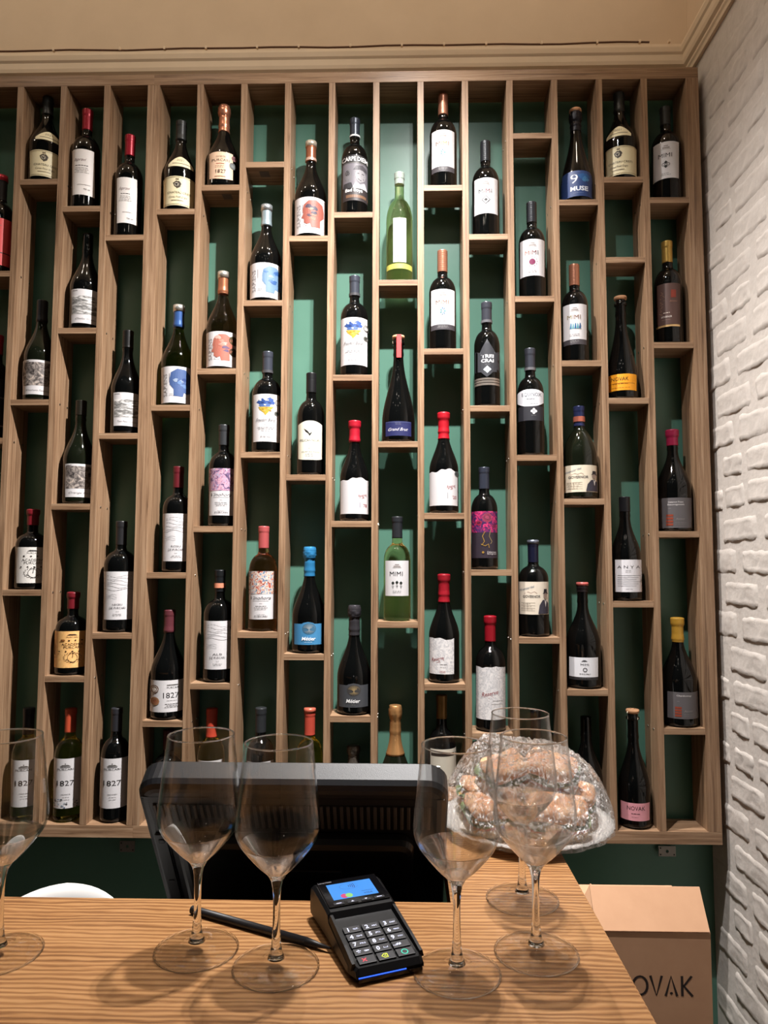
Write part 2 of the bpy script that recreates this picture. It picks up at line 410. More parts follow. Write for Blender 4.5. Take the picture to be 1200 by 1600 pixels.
# paper stickers under two boards, metal hanging brackets under the units
def px_box(name, lo, hi, m, parent, bev=0):
    o = boxo(name, lo, hi, m, None, bev); return o
stk = mat('grey_sticker', (96,84,78), .5)
for c, k, x in ((1, 0, 356), (2, 0, 414)):
    z = shelf_z[c][k]-.0172; X = at(x, proj((at(x, 300, 1, .04)[0], .04, z+Z0))[1], 1, .04)[0]
    boxo('sticker', (X-.014, .022, z-.0007), (X+.014, .052, z), stk, un_r)
BRK = mat('bracket_zinc', (150,146,138), .45, .6)
def bracket(unit, x0, x1, y0, y1):
    a = at(x0, y0, 1, WD+.004); b = at(x1, y1, 1, WD+.004); w, h = b[0]-a[0], a[2]-b[2]
    lx = a[0]-unit.location.x; zt = a[2]-Z0
    bm = bmesh.new(); n = 14; cx, cz = lx+w/2, zt-h/2
    # plate with a large hole and a slot
    ring = [(cx+.0045*math.cos(2*PI*k/16), cz+.0045*math.sin(2*PI*k/16)) for k in range(16)]
    out = []
    for k in range(16):
        t = 2*PI*k/16; c, s_ = math.cos(t), math.sin(t); q = max(abs(c), abs(s_)); out.append((cx+w/2*c/q*.97, cz+h/2*s_/q*.97))
    for yy in (WD+.001, WD+.004):
        A = [bm.verts.new((x, yy, z)) for x, z in ring]; B = [bm.verts.new((x, yy, z)) for x, z in out]
        for k in range(16): bm.faces.new((A[k], A[(k+1) % 16], B[(k+1) % 16], B[k]))
    bm.verts.ensure_lookup_table()
    for k in range(16):
        j = (k+1) % 16
        bm.faces.new([bm.verts[i] for i in (k, j, 32+j, 32+k)]); bm.faces.new([bm.verts[i] for i in (16+k, 16+j, 48+j, 48+k)])
    br = bmo('hanging_bracket', bm, BRK, unit)
    for sx, sz in ((-.38, -.3), (.38, -.3), (-.38, .3)):
        hx, hz = cx+w*sx, cz+h*sz
        o = boxo('screw', (hx-.0016, WD-.0004, hz-.0016), (hx+.0016, WD+.001, hz+.0016), mat('black_hole', (15,15,14), .8), unit, .0006)
bracket(un_l, 187.5, 211, 1313, 1331); bracket(un_r, 1028, 1056, 1321, 1338)
# ------------------------------------------------------------------ wine bottles
YB = 0.050
FAMD = {  # neck radius mm, body top, shoulder end, shoulder shape
 'bordeaux': (14.2, .585, .735, 'round'), 'broad': (14.2, .60, .735, 'round'), 'burgundy': (14.6, .43, .80, 'slope'), 'sparkling': (14.5, .34, .76, 'slope'),
 'tall': (13.6, .58, .76, 'round'), 'dome': (14.5, .53, .70, 'dome'), 'flask': (14.5, .46, .76, 'dome2'), 'long': (14.5, .20, .84, 'slope')}
def profile(fam, H, r):
    rn, zb, zs, kind = FAMD[fam]; rn /= 1000
    def R(z):
        t = z/H
        if t < .012: return r*(.90+.10*math.sqrt(max(0, t/.012)))
        if t < zb: return r
        if t < zs:
            s = (t-zb)/(zs-zb)
            if kind == 'round': g = (1-s**2.3)**.62*(1-s*.12) if s < 1 else 0
            elif kind == 'dome': g = math.sqrt(max(0, 1-s**2.2))
            elif kind == 'dome2': g = (1-s**1.7)**.85
            else: g = (1+math.cos(PI*s**.92))/2
            return rn+(r-rn)*max(0, g)
        return rn*(1+.10*(1-min(1, (t-zs)/.05))) if t < zs+.05 else rn
    return R
def foil(fam_r, style, z0, H, R, b, m, X):
    """capsule, wax or screw cap over the neck from z0 to the top"""
    th = .0009 if style not in ('wax', 'bulb') else .0014
    pr = []; n = 26
    for i in range(n+1):
        z = z0+(H-z0)*i/n; r = R(min(z, H*.985))+th; t = (H-z)/H
        if style == 'wax' and t < .075: r += .0026*math.sin(PI*min(1, (.075-t)/.03)/2)
        elif style == 'plain' and t < .055: r += .0009
        elif style == 'bulb':
            if t < .115: r += .0034*math.sin(PI*min(1, max(0, (.115-t)/.115)))**.6+.0007*math.sin(i*9)
            elif t < .14: r -= .001
        elif style == 'twist' and .03 < t: r += .0006*math.sin(i*2.6)
        elif style == 'screw' and t < .06: r += .0004*math.sin(i*3.1)
        pr.append((r, z))
    rt = pr[-1][0]
    pr += [(rt*.93, H+.0008), (rt*.6, H+.0016), (rt*.2, H+.0018)]
    if style == 'wax': pr[-3:] = [(rt*.9, H+.0015), (rt*.6, H+.003), (rt*.2, H+.0034)]
    seg = 28; V, Fc = lathe_data(pr, seg)
    if style == 'bulb':
        V = [(x*(1+.13*noise.noise(Vector((x*260, y*260, z*200)))*(z > H*.86)), y*(1+.13*noise.noise(Vector((x*260, y*260, z*160)))*(z > H*.86)), z) for x, y, z in V]
    return pyd('foil_capsule', V, Fc, m, b, True)
BC = {'dark': GLASSB, 'green': GLASSG, 'white': GLW, 'straw': GLY, 'olive': GLO, 'rose': GLR, 'clear': GLC, 'amber': GLA}
def foilmat(c, metal=.0, rough=.38): return mat('foil_%d_%d_%d_%d' % (c[0], c[1], c[2], int(metal*10)), c, rough, metal)
def bottle(col, shelf, xc, ym, ytop, rpx, fam, glass, label, cap=None, labels=(), art=(), deep=YB, extra=None):
    """xc, ym: where the body's axis shows at the height ym; ytop: where its top shows"""
    zb = Z0+(shelf_z[col][shelf] if shelf is not None else FR)+.0004
    X = at(xc, ym, 1, deep)[0]; H = at(xc, ytop, 1, deep)[2]-zb
    dist = proj((X, deep, zb+H/2))[2]; s = F/dist; r = min(rpx/s, .0478); x0_, x1_ = colx(col); X = max(x0_+r+.0015, min(x1_-r-.0015, X)); H = min(H, Z0+HT-FR-.006-zb); R = profile(fam, H, r)
    b = empty('wine_bottle', (X, deep, zb)); tag(b, label, 'bottle', 'wine bottles on the wall shelves')
    pr = [(r*.55, .0008)]
    n = 46
    for i in range(n+1):
        t = i/n; z = .0+H*t*.992 if i else 0; pr.append((R(z) if i else r*.88, z))
    pr += [(R(H)*.8, H*.996)]
    body = lathe('bottle_body', pr, BC[glass], b, 40)
    phi = math.atan2(CX-X, D+deep)
    def mp(u, v, lift):
        z = at(u, v, 1, deep-.8*r)[2]-zb; z = max(.001, min(H, z)); rr = R(z)
        xa, _, dd = proj((X, deep, z+zb)); a = (u-xa)*dd/F/rr
        a = phi+math.asin(max(-.999, min(.999, a))); rr += lift
        return (rr*math.sin(a), -rr*math.cos(a), z)
    first = None
    for L in labels:
        x0, x1, y0, y1 = L['b']; nm = L.get('n', 'label'); mt = L.get('m'); mt = ink(mt) if isinstance(mt, tuple) else mt
        nx, nz = 22, 9; V = []; Fc = []; tp = L.get('top'); bt = L.get('bot')
        for j in range(nz+1):
            for i in range(nx+1):
                s_ = i/nx; ya = y0+(tp(s_) if tp else 0); yb_ = y1+(bt(s_) if bt else 0)
                V.append(mp(x0+(x1-x0)*s_, ya+(yb_-ya)*j/nz, .00045+L.get('lift', 0)))
        for j in range(nz):
            for i in range(nx):
                a = j*(nx+1)+i; Fc.append((a, a+nx+1, a+nx+2, a+1))
        lo = pyd(nm, V, Fc, mt, b, True)
        if L.get('label'): lo['label'] = L['label']
        if L.get('p'): print_mesh('lettering', L['p'], mp, lo, .0007+L.get('lift', 0))
    if art: print_mesh('printed_mark', list(art), mp, body, .0004)
    if cap:
        c, yb_, st = cap[:3]; me_ = cap[3] if len(cap) > 3 else 0
        z0 = at(xc, yb_, 1, deep)[2]-zb
        fo = foil(fam, st, z0, H, R, b, foilmat(c, me_, .3 if me_ else .4), X)
        if len(cap) > 4:
            for (ya, ybb, cc, mm) in cap[4]:
                za, zb2 = at(xc, ya, 1, deep)[2]-zb, at(xc, ybb, 1, deep)[2]-zb
                rr = R(H*.9)+.0026; rr = rr if ya < yb_ else R(zb2)+.0008
                lathe('foil_band', [(rr, zb2), (rr, za+.0002)] if za < H-.004 else [(rr, zb2), (rr, za+.0016), (rr*.8, za+.0026), (rr*.2, za+.0028)], foilmat(cc, mm, .3), b, 28, cap=za > H-.004)
    if extra: extra(b, H, R, mp)
    return b
def cork(col=(214,160,126)):
    def f(b, H, R, mp):
        rn = R(H)
        lathe('lip', [(rn+.0002, H*.93), (rn+.0035, H*.935), (rn+.0035, H*.955), (rn+.0004, H*.962), (rn+.0004, H*.985)], GLASSB, b, 28, cap=False)
        lathe('cork', [(rn*.85, H*.985), (rn+.002, H*.99), (rn+.004, H+.002), (rn+.003, H+.007), (rn*.4, H+.009)], mat('cork', col, .7), b, 24)
        V = []
        for a in range(4):
            t = a*PI/2+.5
            tube('wire_hood', [((rn+.0042)*math.cos(t), (rn+.0042)*math.sin(t), H*.94), ((rn+.0052)*math.cos(t), (rn+.0052)*math.sin(t), H+.001), (rn*.4*math.cos(t), rn*.4*math.sin(t), H+.0105)], .0006, mat('wire', (190,180,160), .3, 1), b, 5)
    return f
def medal(x, y, r, col=(60,58,50), ringc=(200,190,160)):
    return lambda b, H, R, mp: print_mesh('medal', Dc(x, y, r, col)+Rg(x, y, r*.95, r*.18, ringc)+Rg(x, y, r*.6, r*.12, ringc), mp, b, .0010)
def both(*fs):
    def f(*a):
        for g in fs: g(*a)
    return f
WH = (208,205,206); CRM = (226,214,176); BK = (38,34,34); GY = (130,126,124); RD = (190,44,52)
def tmat(name, sc, stops, vec=(1,1,1), dist=1.5, rough=.5):
    m = mat(name, stops[0][1], rough); nt, N, L, b = nodes(m); n = tex(nt, 'Noise', vec, sc, 6, .65, dist)
    L.new(ramp(nt, n.outputs[0], stops), b.inputs['Base Color']); return m
A_BW = tmat('grey_photo_print', 60, [(.36,(40,36,36)), (.48,(110,102,98)), (.6,(170,160,152)), (.7,(214,190,168))])
A_LAND = tmat('landscape_photo_print', 30, [(.4,(226,224,222)), (.5,(150,148,146)), (.58,(84,84,82)), (.68,(190,188,186))], (1,1,4), .4)
A_ART1 = tmat('violet_painting_print', 70, [(.34,(52,44,70)), (.44,(120,96,132)), (.52,(214,160,170)), (.58,(90,110,160)), (.66,(232,214,206))])
A_ART2 = tmat('bright_painting_print', 80, [(.34,(60,50,46)), (.42,(176,60,50)), (.5,(226,214,190)), (.58,(90,120,170)), (.66,(70,100,60)), (.74,(230,170,150))])
A_MAP = tmat('map_print', 55, [(.4,(232,228,226)), (.5,(214,212,212)), (.55,(186,184,186)), (.6,(230,226,224))])
A_ROSE = tmat('rose_art_print', 55, [(.34,(34,26,60)), (.46,(60,34,88)), (.54,(150,30,84)), (.6,(220,60,110)), (.7,(60,60,130))])
A_TAN = tmat('tan_paper_print', 60, [(.35,(226,172,104)), (.6,(240,190,124))])
# recurring label designs --------------------------------------------------
def crest_bottle(col, sh, xc, ym, yt, label, y0, y1, x0, x1, ny0, ny1, nx0, nx1):
    cx = (x0+x1)/2-4; p = []
    h = y1-y0
    p += blob(cx, y0+h*.28, 5.2, 5.6, (84,72,58), 3)+Dc(cx-1, y0+h*.28, 3.2, (226,214,190))+Pg([(cx-3, y0+h*.24), (cx+1, y0+h*.24), (cx-1, y0+h*.36)], BK)
    p += Pg([(cx-2.5, y0+h*.13), (cx+2.5, y0+h*.13), (cx+1.6, y0+h*.07), (cx, y0+h*.1), (cx-1.6, y0+h*.07)], (120,96,70))
    p += Tx('CHATEAU CRISTI', cx+3, y0+h*.56, 3.2, (96,84,66), w=34)+Tx('Cuvee Pinot Grigio', cx+1, y0+h*.72, 3.0, (110,96,80), w=26, shear=.4)+Rc(cx-9, y0+h*.82, cx+9, y0+h*.84, (150,130,100))
    p += Rc(x0+1, y0+1.4, x1-1, y0+2, (200,180,130))+Rc(x0+1, y1-2.2, x1-1, y1-1.6, (200,180,130))
    pn = Tx('2021', (nx0+nx1)/2-1, ny0+(ny1-ny0)*.4, 3.4, (110,96,76), w=11, shear=.2)+Rc(nx0+6, ny0+(ny1-ny0)*.7, nx1-5, ny0+(ny1-ny0)*.76, (130,116,90))
    return bottle(col, sh, xc, ym, yt, 24.5, 'burgundy', 'dark', label, cap=((36,38,36), yt+30, 'plain'),
        labels=[dict(b=(x0, x1, y0, y1), m=CRM, p=p), dict(n='neck_label', b=(nx0, nx1, ny0, ny1), m=CRM, p=pn, top=lambda s: (ny1-ny0)*.75*abs(2*s-1)**1.5)])
def castle(cx, y, w, h, c=(196,186,182)):
    return Rc(cx-w/2, y+h*.75, cx+w/2, y+h*.85, c)+Rc(cx-w*.4, y+h*.35, cx+w*.4, y+h*.65, c)+Rc(cx-w*.25, y, cx+w*.25, y+h*.2, c)
def castle_label(xc, x0, x1, y0, y1, motif, band=None, tc=(150,110,88), tcols=None):
    h = y1-y0; cx = (x0+x1)/2; p = castle(cx, y0+h*.10, 13, h*.13)
    yy = y0+h*.37; tcols = tcols or [tc]*4
    for k, (ch, dx, w) in enumerate((('M', -7.6, 6.4), ('I', -2.4, .9), ('M', 2.8, 6.4), ('I', 8.2, .9))): p += Tx(ch, cx+dx, yy, 6.6, tcols[k], w=w)
    my = y0+h*.62
    if motif == 'diamond': p += Pg([(cx,my-6.5),(cx+6.5,my),(cx,my+6.5),(cx-6.5,my)], (50,50,60))+Pg([(cx,my-5.3),(cx+5.3,my),(cx,my+5.3),(cx-5.3,my)], WH)+Pg([(cx,my-2.8),(cx+2.8,my),(cx,my+2.8),(cx-2.8,my)], BK)
    elif motif == 'four':
        for dx, dy in ((0,-3.2),(0,3.2)): p += Pg([(cx+dx,my+dy-2.7),(cx+dx+2.7,my+dy),(cx+dx,my+dy+2.7),(cx+dx-2.7,my+dy)], BK)
        for dx in (-3.4, 3.4): p += Rg(cx+dx, my, 2.4, .7, (70,70,70))
    elif motif == 'sun':
        p += Dc(cx, my, 4.6, (150,24,90))
        for k in range(12): p += Dc(cx+7.2*math.cos(k*PI/6), my+7.2*math.sin(k*PI/6), .6, (170,50,110), 6)
    elif motif in ('leaf', 'leaf2'):
        c = [(120,196,206),(110,150,190),(140,170,196),(90,170,180)]
        for k in range(7):
            a = k*PI/3.5; rr = 4.2 if motif == 'leaf' else 4.8; ex = .75
            p += Pg([(cx+1*math.cos(a), my+1.3*math.sin(a)), (cx+rr*ex*math.cos(a+.3), my+rr*1.2*math.sin(a+.3)), (cx+rr*1.25*math.cos(a)*ex, my+rr*1.35*math.sin(a)), (cx+rr*ex*math.cos(a-.3), my+rr*1.1*math.sin(a-.3))], c[k % 4])
    elif motif == 'ridge':
        for k, cc in enumerate(((60,150,196),(120,200,214),(40,130,190),(90,190,210),(50,110,170))):
            x = cx-7+k*3.3; p += Pg([(x, my+4.5), (x+1.2, my-4.5), (x+2.6, my-3.5+k % 2*2), (x+3, my+4.5)], cc)
    elif motif == 'trees':
        for dx, dy in ((-6, 1), (0, 0), (6, 1)):
            p += Pg([(cx+dx,my-3+dy),(cx+dx+2.4,my-.4+dy),(cx+dx,my+2+dy),(cx+dx-2.4,my-.4+dy)], (30,40,34))+Rc(cx+dx-.3, my+2+dy, cx+dx+.3, my+8+dy, (60,70,60))+Ln([(cx+dx-2,my+4.4+dy),(cx+dx,my+6+dy),(cx+dx+2,my+4.4+dy)], .5, (60,70,60))
    p += Bars(cx, y1-8, 15, 2, (110,106,106), 2.4, .55)
    L = [dict(b=(x0, x1, y0, y1), m=WH, p=p)]
    if band: L.append(dict(n='label_band', b=(x0, x1, y1+.2, band), m=(66,62,66), p=Bars(cx, y1+2.2, 17, 2, (190,186,186), 2.0, .6), lift=.0001))
    return L
def head_bottle(col, sh, xc, ym, yt, r, glass, label, cap, x0, x1, y0, y1, hc, hx, hy, c2, extra=None, hd=1):
    h = y1-y0; p = Tx('SAPIENS', x0+6.0, y0+h*.52, 5.2, (160,154,156), w=h*.62, rot=PI/2)
    p += Rc(x0+11.5, y0+h*.2, x0+12.3, y0+h*.45, (150,146,150))+Bars(x0+15, y1-h*.24, 8, 2, (150,146,146), 2.2, .5)
    # human head in profile, facing right or left
    pr = [(-8,-2),(-7,-7),(-2,-10),(4,-9.5),(8,-6),(9,-1),(8.5,1.5),(10,5),(8,6),(8,9),(5.5,10.5),(3,9.5),(2,13),(-5,12.5),(-5,7),(-8,3)]
    sc = h/30
    p += Pg([(hx+a*sc*hd, hy+b*sc) for a, b in pr], hc, 3)
    rr = random.Random(int(xc))
    for k in range(7): p += blob(hx+rr.uniform(-5, 5)*sc, hy+rr.uniform(-7, 6)*sc, rr.uniform(1.6, 3.2)*sc, rr.uniform(.8, 1.8)*sc, c2[k % len(c2)], k, .5, 12)
    return bottle(col, sh, xc, ym, yt, r, 'burgundy', glass, label, cap=cap, labels=[dict(b=(x0, x1, y0, y1), m=WH, p=p)], extra=extra)
def heart_bottle(col, sh, xc, ym, yt, r, label, x0, x1, y0, y1, capb, ex):
    h = y1-y0; cx = (x0+x1)/2-1; p = []
    p += blob(cx-6, y0+h*.17, 6, 5, (58,96,178), 1, .4)+blob(cx+6.5, y0+h*.155, 7, 5.2, (66,106,190), 2, .4)+blob(cx-1, y0+h*.24, 9, 3, (92,130,204), 5, .3)
    p += Pg([(cx-11, y0+h*.27), (cx+12, y0+h*.27), (cx+6, y0+h*.35), (cx+2, y0+h*.41), (cx-1, y0+h*.45), (cx-3, y0+h*.40), (cx-9, y0+h*.33)], (236,196,64))
    for k in range(6):
        p += blob(cx-8+k*3.4, y0+h*(.13+.05*(k % 3)), 2.0, .9, ((220,226,236),(40,70,140),(250,236,200))[k % 3], k, .5, 10)
        p += blob(cx-7+k*2.8, y0+h*(.29+.03*(k % 3)), 1.7, .8, ((250,222,120),(214,160,40))[k % 2], k+9, .5, 10)
    p += Tx('Freedom Blend', cx, y0+h*.545, 5.0, BK, w=29, shear=.5)
    p += Tx('2021', cx, y0+h*.64, 1.8, GY)+Bars(cx, y0+h*.70, 26, 2, (96,92,92), 2.2, .6)+Bars(cx, y0+h*.77, 16, 1, (120,116,116))
    p += Tx('PURCARI', cx, y0+h*.90, 2.2, (70,66,66), w=15)+Tx('CHATEAU', cx, y0+h*.86, 1.2, (120,116,116), w=9)
    e = both(*[medal(*q) for q in ex])
    return bottle(col, sh, xc, ym, yt, r, 'bordeaux', 'dark', label, cap=((66,70,80), capb, 'plain', .3, [(capb-5, capb-1, (96,96,100), .5)]), labels=[dict(b=(x0, x1, y0, y1), m=WH, p=p)], extra=e)
def hills_bottle(col, sh, xc, ym, yt, r, label, cap, x0, x1, y0, y1, words, ex=None, fam='broad'):
    h = y1-y0; cx = x0+(x1-x0)*.40; p = []
    rr = random.Random(int(xc))
    for k in range(6):
        yy = y0+h*(.10+.055*k); p += Ln([(x0+1+i*(x1-x0-2)/9, yy+1.8*math.sin(i*.9+k*1.3+xc)+rr.uniform(-.4, .4)) for i in range(10)], .45, (176,172,174))
    for k in range(3): p += Ln([(x0+3+i*2.2, y0+h*(.48+.035*k)+math.sin(i+k)) for i in range(8)], .35, (196,192,194))
    p += Tx(words[0], cx+1, y0+h*.685, 3.0, (120,116,120), w=14)+Tx(words[1], cx+1, y0+h*.755, 3.2, (120,116,120), w=22)+Tx('2017', cx+1, y0+h*.83, 1.6, GY)+Bars(cx+1, y0+h*.88, 16, 2, (130,128,128), 2.1, .5)
    return bottle(col, sh, xc, ym, yt, r, fam, 'dark', label, cap=cap, labels=[dict(b=(x0, x1, y0, y1), m=WH, p=p)], extra=ex)
def year_print(cx, y0, h, brown=BK, sub='VIORICA', blue=False, k=1.0):
    p = Rc(cx-7, y0+h*.17, cx+7, y0+h*.185, (90,86,84))+Pg([(cx-8, y0+h*.16), (cx+8, y0+h*.16), (cx+4, y0+h*.125), (cx-4, y0+h*.125)], (120,116,112))+Dc(cx, y0+h*.105, .9, (110,106,102), 8)
    p += Tx('PURCARI', cx, y0+h*.215, 3.2, brown, w=22*k)+Tx('1827', cx, y0+h*.49, 8.2, brown, w=24*k)
    p += Tx(sub, cx, y0+h*.715, 1.9, (90,86,84), w=13*k)+Bars(cx, y0+h*.77, 11, 2, (120,116,114), 3.6, .5)
    if blue:
        rr = random.Random(4)
        for q in range(26): p += blob(cx+rr.uniform(-16, 19), y0+h*(.86+.12*rr.random()-(.06 if abs(q-13) > 8 else 0)), rr.uniform(.5, 1.5), rr.uniform(.4, 1.1), ((70,110,150),(40,50,60),(150,180,196))[q % 3], q, .5, 8)
    return p
def ragged(a, seed, n=9):
    rr = random.Random(seed); v = [rr.uniform(-1, 1)*a for _ in range(n+1)]
    return lambda s: v[int(s*n)]*(1-(s*n-int(s*n)))+v[min(n, int(s*n)+1)]*(s*n-int(s*n))
def mount(a, c=.6, k=3): return lambda s: -a*max(0, 1-abs(s-c)*2.1)+a*.22*math.sin(s*19+k)
def red_script(x, y, w, h, rot=.22, col=RD): return Tx('Reserve', x, y, h, col, w=w, shear=.45, rot=rot)+Ln([(x-w*.35, y+h*1.0), (x+w*.1, y+h*.62), (x+w*.5, y+h*.4)], .8, col)+Ln([(x-w*.1, y+h*1.15), (x+w*.2, y+h*.9)], .6, col)
def bw_print(x0, x1, y0, y1, m, script, capx=True):
    h = y1-y0; cx = (x0+x1)/2
    return [dict(b=(x0, x1, y0, y1), m=WH, p=Tx(script, cx-2, y1-h*.12, 3.0, (120,116,116), w=(x1-x0)*.7, shear=.5)+Rc(x0+2, y0+2.2, x0+9, y0+3, GY)),
            dict(n='picture_panel', b=(x0+1.2, x1-1.2, y0+h*(.07 if capx else .20), y1-h*.26), m=m, lift=.0003)]
# ---- left unit ------------------------------------------------------------
bottle('a4', 0, -1, 380, 278, 20, 'bordeaux', 'dark', 'dark bottle with red label, half cut off at the left frame, top row', cap=((40,36,38), 316, 'plain', 0, [(277, 285, (196,50,66), .3)]),
       labels=[dict(b=(-22, 15.5, 341, 414), m=(222,74,74), p=Rc(-22, 394, 14, 395.4, BK)+Rc(-22, 352, 2, 353, (240,150,140)))])
bottle('a4', 1, -8, 640, 525, 19, 'bordeaux', 'dark', 'sliver of a dark bottle with red capsule and black label at the left frame', cap=((150,30,50), 555, 'plain'),
       labels=[dict(b=(-27, 5.5, 592, 668), m=(40,36,42), p=Tx('PRE', 1, 621, 3, (190,180,180))+Rc(-20, 664, 5, 665.5, (214,190,190)))])
crest_bottle('a3', 0, 69, 250, 152, 'burgundy bottle with cream crest label, in the third column from the left, top', 236.5, 277, 49.5, 96, 204, 220, 57, 96)
bottle('a3', 1, 62, 590, 471, 23.5, 'burgundy', 'green', 'black burgundy bottle with brown mottled photo label, near the left frame', cap=((26,26,28), 505, 'screw'),
       labels=bw_print(38.5, 84, 563, 617, A_BW, 'Vinohora Feteasca'))
def academy(p0, x0, x1, y0, y1, ink_):
    cx = x0+(x1-x0)*.5; h = y1-y0
    p = Pg([(cx-8, y0+h*.12), (cx+8, y0+h*.12), (cx+4, y0+h*.08), (cx-4, y0+h*.08)], ink_)+Tx('PURCARI', cx, y0+h*.165, 2.2, ink_, w=16)
    p += Tx('ACADEMIA', cx, y0+h*.36, 4.0, ink_, w=30)+Tx('PURCARI', cx, y0+h*.44, 3.8, ink_, w=24)
    for k in range(16):
        a = k*PI/8; p += Ln([(cx+11*math.cos(a), y0+h*.72+7*math.sin(a)), (cx+13*math.cos(a+.3), y0+h*.72+8.6*math.sin(a+.3))], .6, ink_)
    p += Rg(cx, y0+h*.72, 7, .5, ink_)+Ln([(cx-9, y0+h*.76), (cx, y0+h*.86), (cx+9, y0+h*.76)], .7, ink_)+Ln([(cx, y0+h*.72), (cx+1, y0+h*.6)], .8, ink_)
    for k in range(8): p += blob(x0+5+k*4.5, y0+h*(.25 if k % 2 else .55), 1.4, 1.0, ink_, k, .5, 8)
    return p
bottle('a3', 2, 49, 880, 797, 23.5, 'dome', 'dark', 'squat round-shouldered bottle with dark red wax top and white drawn label', cap=((120,26,36), 821, 'wax'),
       labels=[dict(b=(28.5, 76, 855, 911), m=(214,210,204), p=academy(0, 30, 72, 855, 911, (70,66,64)))])
bottle('a3', None, 41, 1225, 1106, 22, 'bordeaux', 'straw', 'white wine bottle with black capsule and white label behind the leftmost glass', cap=((40,40,44), 1146, 'plain'),
       labels=[dict(b=(20, 66, 1187, 1260), m=WH, p=year_print(38, 1187, 73, sub='PINOT GRIS'))])
bottle('a2', 0, 134, 270, 174, 21, 'bordeaux', 'dark', 'dark bottle with glossy red capsule and tall white label, higher of two', cap=((150,30,44), 206, 'plain', .3),
       labels=[dict(b=(115, 146, 235, 306), m=(228,222,218), p=Tx('Ispravi', 126, 252, 4.6, (110,40,40), w=17, shear=.5)+Bars(128, 260, 20, 1, BK, h=1)+Bars(128, 264, 20, 4, (150,146,144))+Rc(122, 290, 140, 290.5, (190,180,176))+Tx('750 ml', 134.5, 297, 2.2, BK, w=9))])
bottle('a2', 1, 134, 480, 366, 24, 'burgundy', 'dark', 'black burgundy bottle with windmill-grey landscape label under the taller-labelled red capsule bottle',
       labels=bw_print(113.5, 160, 453, 506, A_LAND, 'Obelisc Vineyard', False))
bottle('a2', 2, 123, 750, 627, 23.5, 'burgundy', 'green', 'dark burgundy bottle with brown cave-like photo label in the second column from the left', cap=((30,28,20), 650, 'screw'),
       labels=bw_print(104, 149, 725, 777, A_BW, 'Orange Rara'))
bottle('a2', 3, 112, 1015, 926, 24.5, 'dome', 'dark', 'squat bottle with dark red wax top and orange-tan drawn label', cap=((110,24,34), 951, 'wax'),
       labels=[dict(b=(87.5, 138, 986, 1043), m=A_TAN, p=academy(0, 90, 136, 986, 1043, (74,46,30))+blob(100, 1000, 3, 1.5, (190,120,60), 3))])
bottle('a2', None, 107, 1225, 1107, 21.5, 'bordeaux', 'straw', 'white wine bottle with orange capsule and floral-hemmed white label on the bottom row', cap=((200,84,56), 1143, 'plain'),
       labels=[dict(b=(86, 126, 1184.5, 1262), m=WH, p=year_print(103, 1184.5, 78, sub='VIORICA', blue=True))])
bottle('a1', 0, 201, 310, 214, 21, 'bordeaux', 'dark', 'dark bottle with glossy red capsule and tall white label, lower of two', cap=((158,30,46), 246, 'plain', .3),
       labels=[dict(b=(184, 213, 279, 350), m=(228,222,218), p=Tx('Ispravi', 195, 297, 4.6, (110,40,40), w=16, shear=.5)+Bars(196, 304, 18, 1, BK, h=1)+Bars(196, 308, 18, 4, (150,146,144))+Rc(192, 333, 206, 333.5, (190,180,176))+Tx('750 ml', 202, 343, 2.2, BK, w=9))])
bottle('a1', 1, 197, 640, 518, 23, 'burgundy', 'dark', 'black burgundy bottle with grey field landscape label, beside the shelf joint', cap=((14,14,14), 545, 'screw'),
       labels=bw_print(179, 222, 614, 666, A_LAND, 'Tom Peak Vineyard', False))
hills_bottle('a1', 2, 187, 930, 815, 24.5, 'dark broad bottle with black capsule and pale hill-drawing label, left of the shelf joint', ((34,34,36), 852, 'plain'), 164.5, 210, 893, 968, ('NEGRU', 'DE PURCARI'))
bottle('a1', None, 179.5, 1225, 1106, 21.5, 'bordeaux', 'dark', 'dark bottle with black capsule and white dated label at bottom, beside the till monitor', cap=((42,42,46), 1142, 'plain'),
       labels=[dict(b=(157, 199, 1184.5, 1262), m=WH, p=year_print(176, 1184.5, 78, sub='RARA NEAGRA', k=1.05))])
# ---- right unit -------------------------------------------------------------
crest_bottle(0, 0, 281, 300, 192, 'burgundy bottle with cream crest label, just right of the shelf joint, top', 277.5, 323, 257, 305, 244, 262, 264, 301)
head_bottle(0, 1, 277, 600, 479, 24.5, 'olive', 'pale olive bottle with blue and silver cap and blue head silhouette label', ((58,92,150), 513, 'plain', .3, [(479, 488, (214,212,206), .8)]),
            253.5, 303, 573.5, 630, (84,116,178), 281, 596, [(120,160,220),(40,76,150),(180,200,230)])
hills_bottle(0, 2, 278, 840, 730, 22.5, 'dark bottle with maroon capsule and pale hill-drawing label', ((96,26,34), 763, 'plain'), 256, 301, 802.5, 877, ('ROSU', 'DE PURCARI'), medal(300, 813, 3.2))
bottle(0, 3, 262, 1085, 953, 27.5, 'burgundy', 'dark', 'large dark burgundy bottle with dusky rose capsule and medals on its white dated label', cap=((92,44,50), 988, 'plain'),
       labels=[dict(b=(236, 289, 1062.5, 1112), m=WH, p=Tx('PURCARI', 270, 1074, 3, BK, w=18)+Tx('1827', 267, 1086, 8.6, BK, w=23)+Bars(268, 1094, 16, 1, GY)+Bars(268, 1099, 22, 3, (90,86,84), 2.4, .7)+Rc(261, 1069, 277, 1070, GY))],
       extra=both(medal(243, 1076, 6.5, (226,216,206), (120,70,50)), medal(243.5, 1095, 6.5, (196,120,84), (226,170,120))))
bottle(0, None, 262, 1220, 1140, 22, 'bordeaux', 'dark', 'shadowed dark bottle with maroon top behind the second glass', cap=((70,20,28), 1170, 'plain'))
